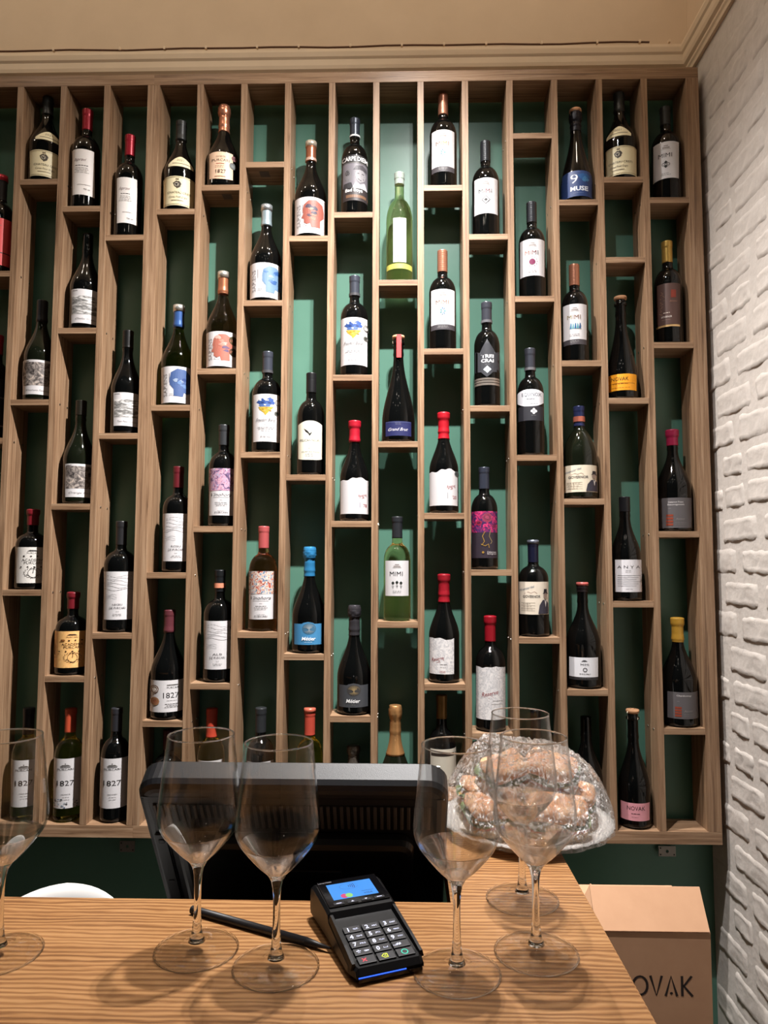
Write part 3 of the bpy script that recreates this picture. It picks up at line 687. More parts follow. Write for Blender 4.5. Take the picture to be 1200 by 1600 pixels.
bottle(1, 0, 349, 262, 167.5, 25.5, 'sparkling', 'dark', 'sparkling bottle with copper foil and peach label, second column right of the shelf joint', cap=((214,146,116), 209, 'bulb', .75),
       labels=[dict(b=(328, 363, 239.5, 282), m=(232,196,166), p=Tx('CUVEE DE', 345, 247, 2.4, (110,90,74), w=14)+Tx('PURCARI', 345, 252.5, 4, (80,66,56), w=26)+Rc(338, 257.5, 350, 258.5, (210,90,60))+Bars(343, 261, 14, 2, (190,140,110))+Tx('1827', 345, 270, 5.6, (70,52,44), w=15)+Rc(336, 277.5, 352, 278.3, (210,160,120)), top=lambda s: .0, bot=lambda s: -2*abs(2*s-1)**2)],
       extra=both(medal(365, 246, 4, (140,90,96), (190,140,140)), medal(362.5, 258.5, 5, (170,176,176), (96,98,98))))
head_bottle(1, 1, 347, 545, 427, 24.5, 'amber', 'rose wine bottle with copper and silver cap and salmon head silhouette label', ((178,116,84), 461, 'plain', .6, [(427, 436, (222,218,208), .8)]),
            323.5, 371, 519, 573, (214,126,106), 349, 541, [(240,160,140),(120,90,130),(250,200,186)], both(medal(364, 531.5, 7, (70,62,26), (90,80,40)), medal(364, 549.5, 6.6, (52,42,24), (80,66,36))), hd=-1)
def dance_bottle(col, sh, xc, ym, yt, glass, label, cap, x0, x1, ya, yb_, yc, art, mx):
    cx = (x0+x1)/2-3; h = yc-yb_
    p = Tx('Vinohora', cx, yb_+h*.16, 5.4, BK, w=30, shear=.5)+Rc(cx-12, yb_+h*.27, cx+12, yb_+h*.28, GY)+Tx('2022', cx, yb_+h*.38, 1.5, GY)+Bars(cx, yb_+h*.47, 20, 3, (90,86,84), 2.4, .6)+Tx('PURCARI', cx, yb_+h*.88, 2.6, (70,66,66), w=19)+Tx('CHATEAU', cx, yb_+h*.81, 1.4, GY, w=12)
    return bottle(col, sh, xc, ym, yt, 22, 'bordeaux', glass, label, cap=cap, labels=[dict(b=(x0, x1, ya, yc), m=WH, p=p), dict(n='picture_panel', b=(x0, x1, ya, yb_), m=art, lift=.0003)], extra=mx)
dance_bottle(1, 2, 348, 780, 665, 'dark', 'dark bottle with black capsule and violet painted dance label', ((46,48,50), 697, 'plain', 0), 328, 369.5, 732, 767, 805.5, A_ART1, None)
hills_bottle(1, 3, 342, 1005, 891, 23.5, 'dark bottle with black capsule banded orange and pale hill-drawing label', ((20,22,24), 925, 'plain', 0, [(911, 918.5, (214,140,110), 0)]), 320.5, 366, 970, 1045.5, ('ALB', 'DE PURCARI'),
             both(medal(363, 981, 4.5, (40,34,30), (80,70,60)), medal(363, 998, 4.5, (40,34,30), (80,70,60))))
bottle(1, None, 329, 1225, 1107, 21, 'bordeaux', 'straw', 'white wine bottle with orange-red capsule seen inside the second glass', cap=((186,66,46), 1151, 'plain'),
       labels=[dict(b=(311, 348, 1188, 1262), m=WH)])
head_bottle(2, 0+1, 415, 438, 323, 24.5, 'dark', 'black bottle with silver-blue cap and light blue head silhouette label', ((176,196,204), 355, 'plain', .6, [(323, 331, (214,222,226), .8)]),
            391.5, 437, 412, 466, (128,166,204), 424, 435, [(90,140,206),(170,206,236),(60,110,180)], both(medal(439, 433, 3, (24,24,22), (200,200,200))))
heart_bottle(2, 2, 417, 655, 551, 23, 'dark bottle with slate capsule and blue and yellow heart label, lower of two', 396.5, 436, 616.5, 690.5, 585, [(434, 629, 5, (226,222,216), (30,30,30)), (431.5, 646, 3.6, (60,60,54), (160,160,150))])
dance_bottle(2, 3, 410.5, 945, 823, 'rose', 'rose wine bottle with pink capsule and colourful dancers label', ((190,92,92), 857, 'plain', .3), 390, 431, 892.5, 928, 967.5, A_ART2, None)
bottle(2, None, 406, 1225, 1106, 21.5, 'bordeaux', 'dark', 'dark bottle with black capsule seen inside the third glass', cap=((40,42,44), 1144, 'plain'), labels=[dict(b=(387, 427, 1190, 1262), m=WH)])
head_bottle(3, 0, 485, 338, 224, 25, 'dark', 'black bottle with copper and cream cap and red head silhouette label', ((176,112,82), 255, 'plain', .6, [(224, 231.5, (226,216,196), .6), (250, 254, (226,190,170), .4)]),
            461.5, 507.5, 310, 366, (196,110,94), 490, 333, [(90,74,96),(230,130,100),(60,54,80),(240,170,140)], hd=-1)
def pel(cx): return Pg([(cx-9,670),(cx-3,674),(cx,678),(cx+3,675.5),(cx+5,672),(cx+2,679),(cx-.5,682),(cx-2,678.5),(cx-6,675.5)], BK)+Tx('PELICAN NEGRU', cx+1, 688.5, 3.6, (60,56,54), w=31)+Tx('2021', cx, 701, 1.8, GY)+Tx('VELVET RED BLEND', cx+1, 706.5, 2.0, (80,76,72), w=27)+Bars(cx, 710, 16, 2, GY)
bottle(3, 1, 485.5, 690, 584, 21, 'bordeaux', 'dark', 'dark bottle with glossy black screw cap and arched cream label with black bird', cap=((18,18,20), 615, 'screw', 0),
       labels=[dict(b=(466.5, 503, 658, 719), m=(230,226,206), p=pel(484), top=lambda s: 5.5*abs(2*s-1)**2.4, bot=lambda s: -2.5*abs(2*s-1)**4)])
def tree_print(cx, cy, c, word):
    p = Dc(cx, cy, 10.5, c[1], 22, 9)
    for k in range(11):
        a = -PI*.08-k*PI*.084; p += Ln([(cx, cy+1), (cx+4*math.cos(a), cy-.5+4*math.sin(a)), (cx+9*math.cos(a+.08), cy+7.6*math.sin(a+.08))], .6, c[0])
    for k in range(7):
        a = .3+k*.4; p += Ln([(cx, cy+3), (cx+7*math.cos(a), cy+3+4.5*math.sin(a))], .5, c[0])
    return p+Rc(cx-.8, cy-1, cx+.8, cy+4, c[0])+word
bottle(3, 2, 483, 990, 855, 27, 'sparkling', 'dark', 'sparkling bottle with bright blue foil and blue tree label', cap=((52,130,180), 901, 'bulb', .35),
       labels=[dict(b=(460.5, 502.5, 974.5, 1007), m=(66,132,178), p=tree_print(483, 982, ((190,206,214), (84,142,180)), Tx('Métier', 482.5, 997.5, 5.4, (240,244,246), w=21, shear=.2, bold=.02)+Bars(482, 1002.5, 14, 1, (200,214,220))), top=lambda s: -3*max(0, 1-abs(2*s-1)*2.2)**.5)])
bottle(3, None, 483, 1225, 1108, 21, 'bordeaux', 'straw', 'white wine bottle with coral red capsule behind the till monitor', cap=((206,84,66), 1148, 'plain', .2, [(1107, 1113, (226,120,96), .4)]))
def diem(b, H, R, mp): pass
cd = Tx('CARPE DIEM', 554.5, 250, 6.6, (226,224,222), w=39, bold=.02)+Rc(537, 255.6, 573, 256.4, (150,146,144))
cd2 = Tx('Bad Boys', 553, 299.5, 5.2, (226,224,222), w=26, bold=.02)
g1, g2, g3 = (96,92,98), (150,146,150), (190,186,190)
faces = blob(544, 276, 5.5, 10, g2, 1, .15)+blob(543, 272, 3.4, 4, (60,58,62), 2)+Ln([(540, 272), (544, 271)], .8, BK)+Ln([(540, 282), (545, 283)], .8, BK)+blob(563, 276, 7.5, 10, g3, 3, .12)
faces += Pg([(552,267),(556,261),(566,259),(572,263),(573,268),(562,266)], g1)+Ln([(558,273),(561,272.4)], 1, BK)+Ln([(565,272.4),(568,273)], 1, BK)+Ln([(559,281),(563,283.5),(568,280)], 1, (70,66,70))+Pg([(550,296),(556,286),(562,290),(569,286),(573,296)], (206,204,206))+Pg([(537,296),(538,288),(549,287),(552,296)], (70,68,72))
bottle(4, 0, 554, 275, 188, 20.5, 'bordeaux', 'dark', 'dark bottle with slate capsule and grey photo label of two faces', cap=((54,60,70), 218, 'plain', .3, [(214.5, 217, (226,226,226), 0)]),
       labels=[dict(n='label_top', b=(535.5, 574, 244, 257), m=(30,28,30), p=cd), dict(b=(536, 574, 257, 294), m=(112,108,114), p=faces), dict(n='label_foot', b=(536, 574, 295.5, 315), m=(52,46,46), p=cd2+Rc(541, 306, 574, 310.5, (150,112,84)))])
heart_bottle(4, 1, 553.5, 535, 433, 21.5, 'dark bottle with slate capsule and blue and yellow heart label, upper of two', 533, 573.5, 497, 571, 465, [(572, 512, 5, (226,222,216), (30,30,30)), (571, 528, 3.6, (60,60,54), (160,160,150))])
bottle(4, 2, 553.5, 775, 659, 22.5, 'burgundy', 'dark', 'burgundy bottle with bright red wax top and ridge-cut white label, below a heart label bottle', cap=((170,22,42), 692, 'wax', 0),
       labels=[dict(b=(532.5, 575.5, 751, 803), m=WH, p=red_script(566, 774, 13, 4.4)+Tx("'78", 569.5, 790, 5, (200,60,70), w=6)+Rc(561.5, 785, 562.4, 793, (190,170,196)), top=mount(5, .62))])
bottle(4, 3, 553, 1080, 946, 26.5, 'sparkling', 'dark', 'sparkling bottle with dark grey foil and charcoal tree label', cap=((66,64,68), 993, 'bulb', .5),
       labels=[dict(b=(530.5, 574.5, 1070, 1104.5), m=(68,70,74), p=tree_print(553, 1078, ((196,170,120), (84,82,80)), Tx('Métier', 552, 1094.5, 5.6, (236,236,236), w=21, shear=.2, bold=.02)+Bars(552, 1100, 8, 1, (170,166,150))), top=lambda s: -3*max(0, 1-abs(2*s-1)*2.2)**.5)])
bottle(4, None, 552, 1220, 1165, 26, 'sparkling', 'dark', 'short sparkling bottle top with grey foil peeping over the till monitor', cap=((120,112,102), 1200, 'bulb', .7))
bottle(5, 0, 624, 370, 272, 20.5, 'tall', 'white', 'slender pale green bottle with glass stopper and narrow white strip label', cap=((176,190,180), 290, 'plain', .2),
       labels=[dict(b=(614.5, 634.5, 342, 411), m=(236,236,220), p=[q for k in range(6) for q in Rg(619.5+(k % 4)*3.2, 347+(k//4)*4.5, 1.7, .4, (224,176,120))]+Rc(624, 365, 624.6, 385, (170,170,140))+Tx('MIMI', 624.5, 402, 3, (60,80,50), w=14)), dict(n='label_band', b=(604.5, 643.5, 413, 421), m=(176,176,84))])
def tagx(b, H, R, mp):
    cork((200,150,110))(b, H, R, mp)
    rn = R(H)
    bm = bmesh.new(); box_bm(bm, (-.0075, -rn-.0062, H*.80), (.0065, -rn-.0052, H+.006), .0004)
    t = bmo('paper_tag', bm, mat('red_tag', (226,70,70), .5), b); t['label'] = 'red paper strip over the cork'; t.location = (.002, 0, 0)
bottle(5, 1, 622.5, 640, 529, 26, 'long', 'dark', 'sloping black sparkling bottle with red paper strip at its neck and navy label', extra=tagx,
       labels=[dict(b=(603, 642, 659, 681.5), m=(34,38,84), p=Tx('Grand Brut', 622, 671.5, 4.8, (210,206,214), w=30, shear=.5)+Bars(622, 661.5, 12, 2, (150,150,180), 2, .5)+Rc(604, 660, 641, 660.6, (110,120,170)))])
bottle(5, 2, 620.5, 925, 808, 21, 'bordeaux', 'white', 'white wine bottle with black capsule and white label with three dark trees', cap=((34,36,40), 841, 'plain'),
       labels=castle_label(620, 602.5, 638, 876, 931, 'trees', tc=(50,50,50)))
bottle(5, None, 617.5, 1220, 1102, 27, 'sparkling', 'green', 'green champagne bottle with golden foil behind the till monitor', cap=((214,160,104), 1178, 'bulb', .75))
copper = (186,128,102)
bottle(6, 0, 692.5, 235, 150, 21, 'bordeaux', 'dark', 'dark bottle with ribbed copper foil and white label, topmost right of the empty cell', cap=(copper, 182, 'twist', .6),
       labels=castle_label(692, 675, 709.5, 205, 262, 'leaf', 270, tcols=[(150,110,84),(210,190,90),(200,190,110),(170,130,96)]))
bottle(6, 1, 691.5, 480, 393, 21, 'bordeaux', 'dark', 'dark bottle with ribbed copper foil and white label with pale leaf sprig', cap=(copper, 427, 'twist', .6),
       labels=castle_label(691, 674, 710, 453, 508, 'leaf2', 516, tcols=[(150,110,84),(190,150,120),(170,120,90),(170,130,96)]))
bottle(6, 2, 693.5, 760, 646, 22.7, 'burgundy', 'dark', 'burgundy bottle with bright red wax top and ridge-cut label, beneath the leaf sprig label', cap=((170,18,34), 687, 'wax'),
       labels=[dict(b=(671.5, 714.5, 738, 790), m=WH, p=red_script(704.5, 760, 13, 4.4)+Tx("'20", 709.5, 777, 5, (200,60,70), w=6)+Rc(699, 770, 699.8, 779, (190,186,190)), top=mount(5.5, .64))], extra=medal(713.5, 740, 4, (60,64,64), (140,146,146)))
bottle(6, 3, 694, 1025, 898, 23.7, 'burgundy', 'dark', 'burgundy bottle with crimson wax top and torn-edge white label showing the whole red script', cap=((146,20,34), 941, 'wax'),
       labels=[dict(b=(671.5, 709, 998, 1053), m=A_MAP, p=red_script(684.5, 1029, 19, 5.4)+Bars(693, 1037.5, 14, 1, (140,136,136), h=.8)+Bars(693, 1042, 12, 1, (150,146,146))+Tx('2020', 691.5, 1049, 3, (200,60,66), w=9), top=ragged(2.0, 4))])
bottle(6, None, 690.5, 1220, 1086, 22, 'bordeaux', 'dark', 'dark bottle with bronze capsule behind the first right-hand glass', cap=((138,102,52), 1122, 'plain', .4),
       labels=[dict(b=(673, 712, 1170, 1225), m=(214,206,190), p=Rc(674, 1176, 711, 1181, BK))])
bottle(7, 0, 759, 320, 223, 21, 'bordeaux', 'dark', 'dark bottle with embossed black capsule and white label with diamond emblem', cap=((40,42,46), 255, 'twist', .2), labels=castle_label(759, 741.5, 777, 279.5, 335, 'diamond', tcols=[(60,50,50),(200,110,90),(150,80,90),(70,60,60)]))
tc = Pg([(761,531),(754,543),(750,551.5),(743,548.5),(743,581),(752,582),(756,586),(761,590),(766,586),(770,582),(780,581),(780,548.5),(774,551.5),(770,545)], (72,74,80))
tc += Ln([(743,549),(750.5,552),(761,531),(772.5,552),(779.5,549)], 1.2, (150,152,158))+Tx('TREI', 761.5, 557.5, 5, (226,226,228), w=19, bold=.03)+Tx('CRAI', 761.5, 564.5, 5, (226,226,228), w=19, bold=.03)+Bars(761.5, 570, 8, 1, (170,170,174))
for dx, dy in ((0,-3),(3.3,0),(0,3),(-3.3,0)): tc += Pg([(761.5+dx,578+dy-2.8),(761.5+dx+2.8,578+dy),(761.5+dx,578+dy+2.8),(761.5+dx-2.8,578+dy)], (206,214,222))
bottle(7, 1, 761, 575, 474, 20, 'bordeaux', 'dark', 'dark bottle with slate capsule, charcoal peak-shaped label and silver bands', cap=((62,64,72), 507, 'plain', .2, [(502, 506, (120,120,124), .4)]), art=tc,
       labels=[dict(n='silver_band', b=(742, 780, 591, 594), m=mat('silver_band', (170,160,150), .3, .7)), dict(n='silver_band', b=(742, 780, 595, 598), m=mat('silver_band'), lift=.0002), dict(n='silver_band', b=(742, 780, 599, 602.5), m=mat('silver_band'), lift=.0004)])
rs = []
for k, (x, y, r, c) in enumerate(((761, 809, 7.5, (196,40,84)), (761, 809, 5.2, (110,20,70)), (761, 808.5, 3, (226,90,130)), (748.5, 817, 4.6, (190,40,80)), (748.5, 817, 2.4, (96,20,64)), (771, 822, 3, (150,40,90)))): rs += blob(x, y, r, r*.85, c, k, .3)
for k in range(4): rs += Rg(761, 809, 7.2-k*1.7, .5, (236,120,150))
rs += Ln([(758,830),(754,838),(757,846),(753,852)], 1.0, (206,160,70))+Ln([(766,828),(764,838),(768,846),(766,850)], .7, (206,180,120))+Ln([(752,850),(758,853),(763,850),(764,856)], 1.1, (206,160,70))+Tx('Cabernet', 767.5, 862.5, 2.4, (214,206,206), w=13)+Tx('Sauvignon', 767.5, 865.5, 2.4, (214,206,206), w=13)+Dc(755, 863, 1.8, (206,160,70), 10)
bottle(7, 2, 757, 830, 731, 20.5, 'bordeaux', 'dark', 'dark bottle with blue-grey capsule and purple rose painted label', cap=((52,56,68), 765, 'plain', .2),
       labels=[dict(b=(737, 776.5, 799, 872), m=(46,38,48), p=rs), dict(n='picture_panel', b=(737, 776.5, 799, 832), m=A_ROSE, lift=.00015)])
bottle(7, 3, 766.5, 1075, 963, 23, 'bordeaux', 'dark', 'dark bottle with red wax top and torn-edge white label directly above the wrapped sandwiches', cap=((152,18,34), 1002, 'wax'),
       labels=[dict(b=(744.5, 789, 1042, 1124), m=A_MAP, p=red_script(766, 1083, 26, 6.6)+Bars(777, 1094, 16, 1, (140,136,136), h=.8)+Rc(768, 1099, 784, 1099.6, (170,166,166)), top=ragged(2.2, 11))])
bottle(8, 1, 831.5, 405, 318, 20.5, 'bordeaux', 'dark', 'dark bottle with embossed black capsule and white label with magenta sun', cap=((42,44,48), 350, 'twist', .2), labels=castle_label(831, 813.5, 850, 375, 432, 'sun', tcols=[(190,120,96),(200,110,90),(150,90,90),(90,70,70)]))
eq = Tx('EQUINOX', 830.5, 617.5, 5.4, (66,66,84), w=29)+Bars(829, 623.5, 12, 1, (96,92,96), h=1)+Bars(834, 631, 12, 1, (150,150,150))
cl4 = []
for dx, dy in ((0,-2.6),(2.8,0),(0,2.6),(-2.8,0)): cl4 += Dc(834+dx, 643+dy, 2.1, (226,226,226), 10)
bottle(8, 2, 829, 630, 546, 20.5, 'bordeaux', 'dark', 'dark bottle with slate capsule and oval white label over a black flower band', cap=((64,66,74), 580, 'plain', .2, [(576, 580, (130,130,134), .4)]),
       labels=[dict(b=(809, 848.5, 609, 635.5), m=(228,230,236), p=eq, top=lambda s: 4*abs(2*s-1)**3, bot=lambda s: -7*abs(2*s-1)**3), dict(n='label_foot', b=(810.5, 848.5, 635, 657.5), m=(44,44,50), p=cl4+Bars(834, 649.5, 8, 1, (170,170,170)), lift=-.0002)])
def gov(x0, x1, y0, y1, k=1):
    w, h = x1-x0, y1-y0; cx = x0+w*.42
    p = Tx('Winemaker Ideal', x0+w*.28, y0+h*.20, 3.6, (110,140,170), w=w*.5, shear=.3, rot=.28)+Tx('GOVERNOR', cx+1, y0+h*.45, 4.0, (90,84,84), w=w*.58, bold=.02)
    p += Ln([(cx-10, y0+h*.36), (cx-4, y0+h*.31), (cx, y0+h*.35), (cx+5, y0+h*.30), (cx+9, y0+h*.36)], .6, (200,140,120))
    for j in range(4): p += Rc(x0+w*.10, y0+h*(.64+.08*j), x0+w*.56, y0+h*(.648+.08*j), (176,160,140))
    p += Rc(x0+w*.30, y0+h*.64, x0+w*.31, y0+h*.88, (176,160,140))+Bars(x0+w*.3, y0+h*.67, w*.4, 3, (150,130,110), 4, .5)
    g = (76,72,90)
    p += Pg([(x0+w*.66, y1-1), (x0+w*.70, y0+h*.72), (x0+w*.80, y0+h*.56), (x0+w*.90, y0+h*.54), (x1-1, y0+h*.66), (x1-1, y1-1)], g)+Dc(x0+w*.88, y0+h*.42, w*.055, (206,180,166), 12, h*.09)
    p += Pg([(x0+w*.80, y0+h*.37), (x0+w*.83, y0+h*.33), (x0+w*.84, y0+h*.22), (x0+w*.93, y0+h*.22), (x0+w*.94, y0+h*.33), (x0+w*.97, y0+h*.37)], (56,52,62))+Pg([(x0+w*.86, y0+h*.55), (x0+w*.92, y0+h*.55), (x0+w*.9, y0+h*.78)], (226,220,214))
    return p
bottle(8, 3, 834, 945, 845, 23, 'broad', 'dark', 'dark bottle with navy capsule and cream poster-like label of a bowler-hatted man', cap=((26,28,50), 879, 'plain', .2, [(845, 850, (120,126,140), .6)]),
       labels=[dict(b=(811, 856, 909, 960), m=(226,214,196), p=gov(811, 856, 909, 960))])
bottle(8, None, 838, 1220, 1108, 22, 'bordeaux', 'dark', 'dark unlit bottle seen through the pair of right-hand glasses')
def peel(b, H, R, mp): cork((206,150,136))(b, H, R, mp)
bottle(9, 0, 901, 290, 176, 24, 'long', 'dark', 'dark sparkling bottle with dark foil over its cork and blue label', extra=peel, cap=((30,30,38), 208, 'bulb', .3),
       labels=[dict(b=(877.5, 925.5, 268, 308.5), m=(40,62,110), p=Tx('9', 897.5, 281, 14.5, (220,226,236), w=11)+blob(912, 278, 7, 6, (44,110,180), 3, .5)+blob(914, 282, 4, 4, (90,160,220), 4, .5)+Tx('MUSE', 905, 296.5, 6.6, (220,226,236), w=26, bold=.03)+Bars(904, 303, 20, 1, (150,170,206)))])
bottle(9, 1, 898.5, 505, 415, 20, 'bordeaux', 'dark', 'dark bottle with ribbed copper foil and white label with blue ridge emblem', cap=(copper, 448, 'twist', .6), labels=castle_label(897, 880.5, 915.5, 476, 531, 'ridge', 539, tcols=[(170,150,90),(190,140,120),(170,120,90),(170,130,96)]))
bottle(9, 2, 906.5, 750, 636, 26.5, 'flask', 'green', 'broad greenish bottle with navy capsule and cream label of a seated man', cap=((48,56,96), 667, 'plain', .3, [(652, 660, (190,110,90), .3)]),
       labels=[dict(b=(881.5, 932.5, 727, 769), m=(224,212,190), p=gov(881.5, 932.5, 727, 769))])
bottle(9, 3, 912, 1040, 911, 26.5, 'burgundy', 'dark', 'dark uncapped burgundy bottle with pink-rimmed mouth and small white ring label', cap=((28,22,24), 925, 'plain', 0, [(911, 915, (190,96,90), 0)]),
       labels=[dict(b=(890.5, 933, 1027, 1057.5), m=(226,226,230), p=castle(913, 1031, 9, 3, (80,80,84))+Tx('MIMI', 913.5, 1038, 3.2, (70,70,74), w=12)+Rg(914, 1046, 3.2, .9, (40,40,44))+Bars(914, 1052, 18, 1, (100,100,104), h=.8)), dict(n='label_foot', b=(890.5, 933, 1057.8, 1062), m=(46,44,46), p=Bars(914, 1059, 18, 1, (150,150,150), h=.6))])
bottle(9, None, 917, 1220, 1118, 24, 'burgundy', 'dark', 'dark unlit bottle beside the sandwiches, its white label mostly hidden', labels=[dict(b=(897, 936, 1222, 1262), m=(214,214,216), p=Tx('NOVAK', 926, 1233, 7, (50,66,96), w=30))])
crest_bottle(10, 0, 970, 250, 148, 'burgundy bottle with cream crest label, second column from the brick wall, top', 230, 274.5, 948, 993, 195.5, 214, 949, 985)
def nov(x, y, h, w, c): 
    return Tx('NOVAK', x, y, h, c, w=w)
bottle(10, 2, 971.5, 570, 468, 23, 'long', 'dark', 'dark sparkling bottle with bare cork and bright orange label', extra=cork(),
       labels=[dict(b=(949, 993, 585, 610.5), m=(240,160,32), p=nov(969, 592.5, 5.6, 25, (70,44,24))+Rc(952, 599, 990, 599.5, (190,110,20))+Bars(970, 600, 26, 1, (150,84,20))+Bars(970, 606, 30, 1, (150,84,20)))])
bottle(10, 3, 978, 885, 777, 22.5, 'burgundy', 'dark', 'dark bottle with black screw cap and plain white lined label', cap=((22,22,26), 800, 'screw'),
       labels=[dict(b=(962, 1003, 874.5, 925), m=(224,222,226), p=Tx('A N Y A', 982, 886, 4.4, (70,66,70), w=33)+Bars(982, 891, 12, 2, (150,150,150))+[q for k in range(6) for q in Rc(966, 899+k*3.2, 999-(k % 3)*3, 899.5+k*3.2, (130,130,136))]+Bars(983, 920, 10, 1, (120,120,120)))])
bottle(10, None, 991, 1230, 1112, 24, 'sparkling', 'dark', 'dark sparkling bottle with bare cork and dusty pink label, bottom row', extra=cork(),
       labels=[dict(b=(971, 1013, 1254, 1281.5), m=(216,150,160), p=nov(993.5, 1262, 6.4, 26, (56,34,44))+Bars(993, 1270, 18, 1, (80,50,60), h=.9)+Bars(992, 1275.5, 10, 1, (150,100,110)))])
bottle(11, 0, 1042, 265, 170, 22, 'bordeaux', 'dark', 'dark bottle with white label and clustered black diamonds, column against the brick wall, top', cap=((34,38,38), 198, 'plain'),
       labels=castle_label(1042, 1022.5, 1059, 223, 280, 'four', tcols=[(60,56,56)]*4))
wm = []
for k in range(7): wm += Ln([(1034+2.2*math.sin(k*1.9), 456+k*5.5), (1037+2.5*math.sin(k), 459+k*5.5), (1033, 461+k*5.2)], .7, (196,150,120))
bottle(11, 1, 1044.5, 480, 379, 20.5, 'bordeaux', 'dark', 'dark bottle with golden capsule and brown label edged gold', cap=((206,170,90), 412, 'plain', .6),
       labels=[dict(b=(1028, 1061, 443.5, 507.5), m=(84,60,54), p=wm+Rc(1048, 454, 1055, 466, (176,70,50))+Tx('Asconi', 1051.5, 471.5, 2.6, (206,150,120), w=11, shear=.3)+Bars(1042, 489, 12, 1, (230,214,200), h=.9)+Tx('GOVERNOR', 1042, 495.5, 2.6, (234,224,214), w=15)+Bars(1042, 500, 14, 1, (190,160,140))), dict(n='gold_band', b=(1027, 1061, 508, 511), m=mat('gold_edge', (222,184,130), .3, .5))])
def grey_lab(x0, x1, y0, y1, dim=0):
    w, h = x1-x0, y1-y0
    p = Tx('Chardonnay' if dim else 'Cabernet Franc', x0+w*.52, y0+h*.14, 2.6, (226,222,220), w=w*.46)+(Tx('Sauvignon', x0+w*.52, y0+h*.23, 2.4, (226,222,220), w=w*.5) if not dim else [])+Rc(x0+w*.3, y0+h*.34, x0+w*.38, y0+h*.35, (190,186,184))
    p += [q for k in range(4) for q in Rc(x0+w*.24, y0+h*(.55+.1*k), x0+w*.45, y0+h*(.62+.1*k), (186,80,54))]+Tx('Asconi', x0+w*.66, y0+h*.70, 3.0, (190,180,176), w=w*.26, shear=.3)+Bars(x0+w*.68, y0+h*.82, w*.36, 2, (160,154,150), 2.6, .5)
    return [dict(b=(x0, x1, y0, y1), m=(92,88,90), p=p)]
bottle(11, 2, 1053.5, 790, 673, 26.5, 'burgundy', 'dark', 'dark burgundy bottle with raspberry wax top and grey label with orange block', cap=((150,28,66), 697, 'wax'), labels=grey_lab(1031, 1078, 778, 825))
bottle(11, 3, 1066, 1090, 966, 27, 'burgundy', 'dark', 'dark burgundy bottle with mustard yellow wax top and grey label', cap=((196,150,56), 1003, 'wax'), labels=grey_lab(1044.5, 1089.5, 1081, 1122.5, 1))

# ------------------------------------------------------------------ the bar counter
ZC = 1.10
ct = empty('bar_counter', (0,0,0)); tag(ct, 'light brown wooden bar counter with strong grain running across the bottom of the photo', 'counter')
bm = bmesh.new()
poly = [(-1.3,-1.62), (.966,-1.62), (.966,-.66), (.800,-.66), (.800,-1.116), (-1.3,-1.116)]
vb = [bm.verts.new((x, y, ZC-.04)) for x, y in poly]; vt = [bm.verts.new((x, y, ZC)) for x, y in poly]
bm.faces.new(vt); bm.faces.new(vb[::-1])
for i in range(6): bm.faces.new((vb[i], vb[(i+1) % 6], vt[(i+1) % 6], vt[i]))
bmesh.ops.bevel(bm, geom=[e for e in bm.edges if all(v.co.z > ZC-.001 for v in e.verts)], offset=.0015, segments=2, affect='EDGES')
top = bmo('worktop', bm, CW, ct)
DKW = mat('dark_cabinet', (34,30,28), .5)
boxo('front_panel', (-1.3,-1.50,0), (.95,-1.46,ZC-.0405), DKW, ct); boxo('side_panel', (.92,-1.459,0), (.95,-.68,ZC-.0405), DKW, ct)
boxo('side_panel', (-1.3,-1.459,0), (-1.27,-1.13,ZC-.0405), DKW, ct)
boxo('lower_shelf', (.33,-1.10,.86), (.90,-.74,.88), DKW, ct)
boxo('side_panel', (.33,-1.10,0), (.35,-.74,.8595), DKW, ct)
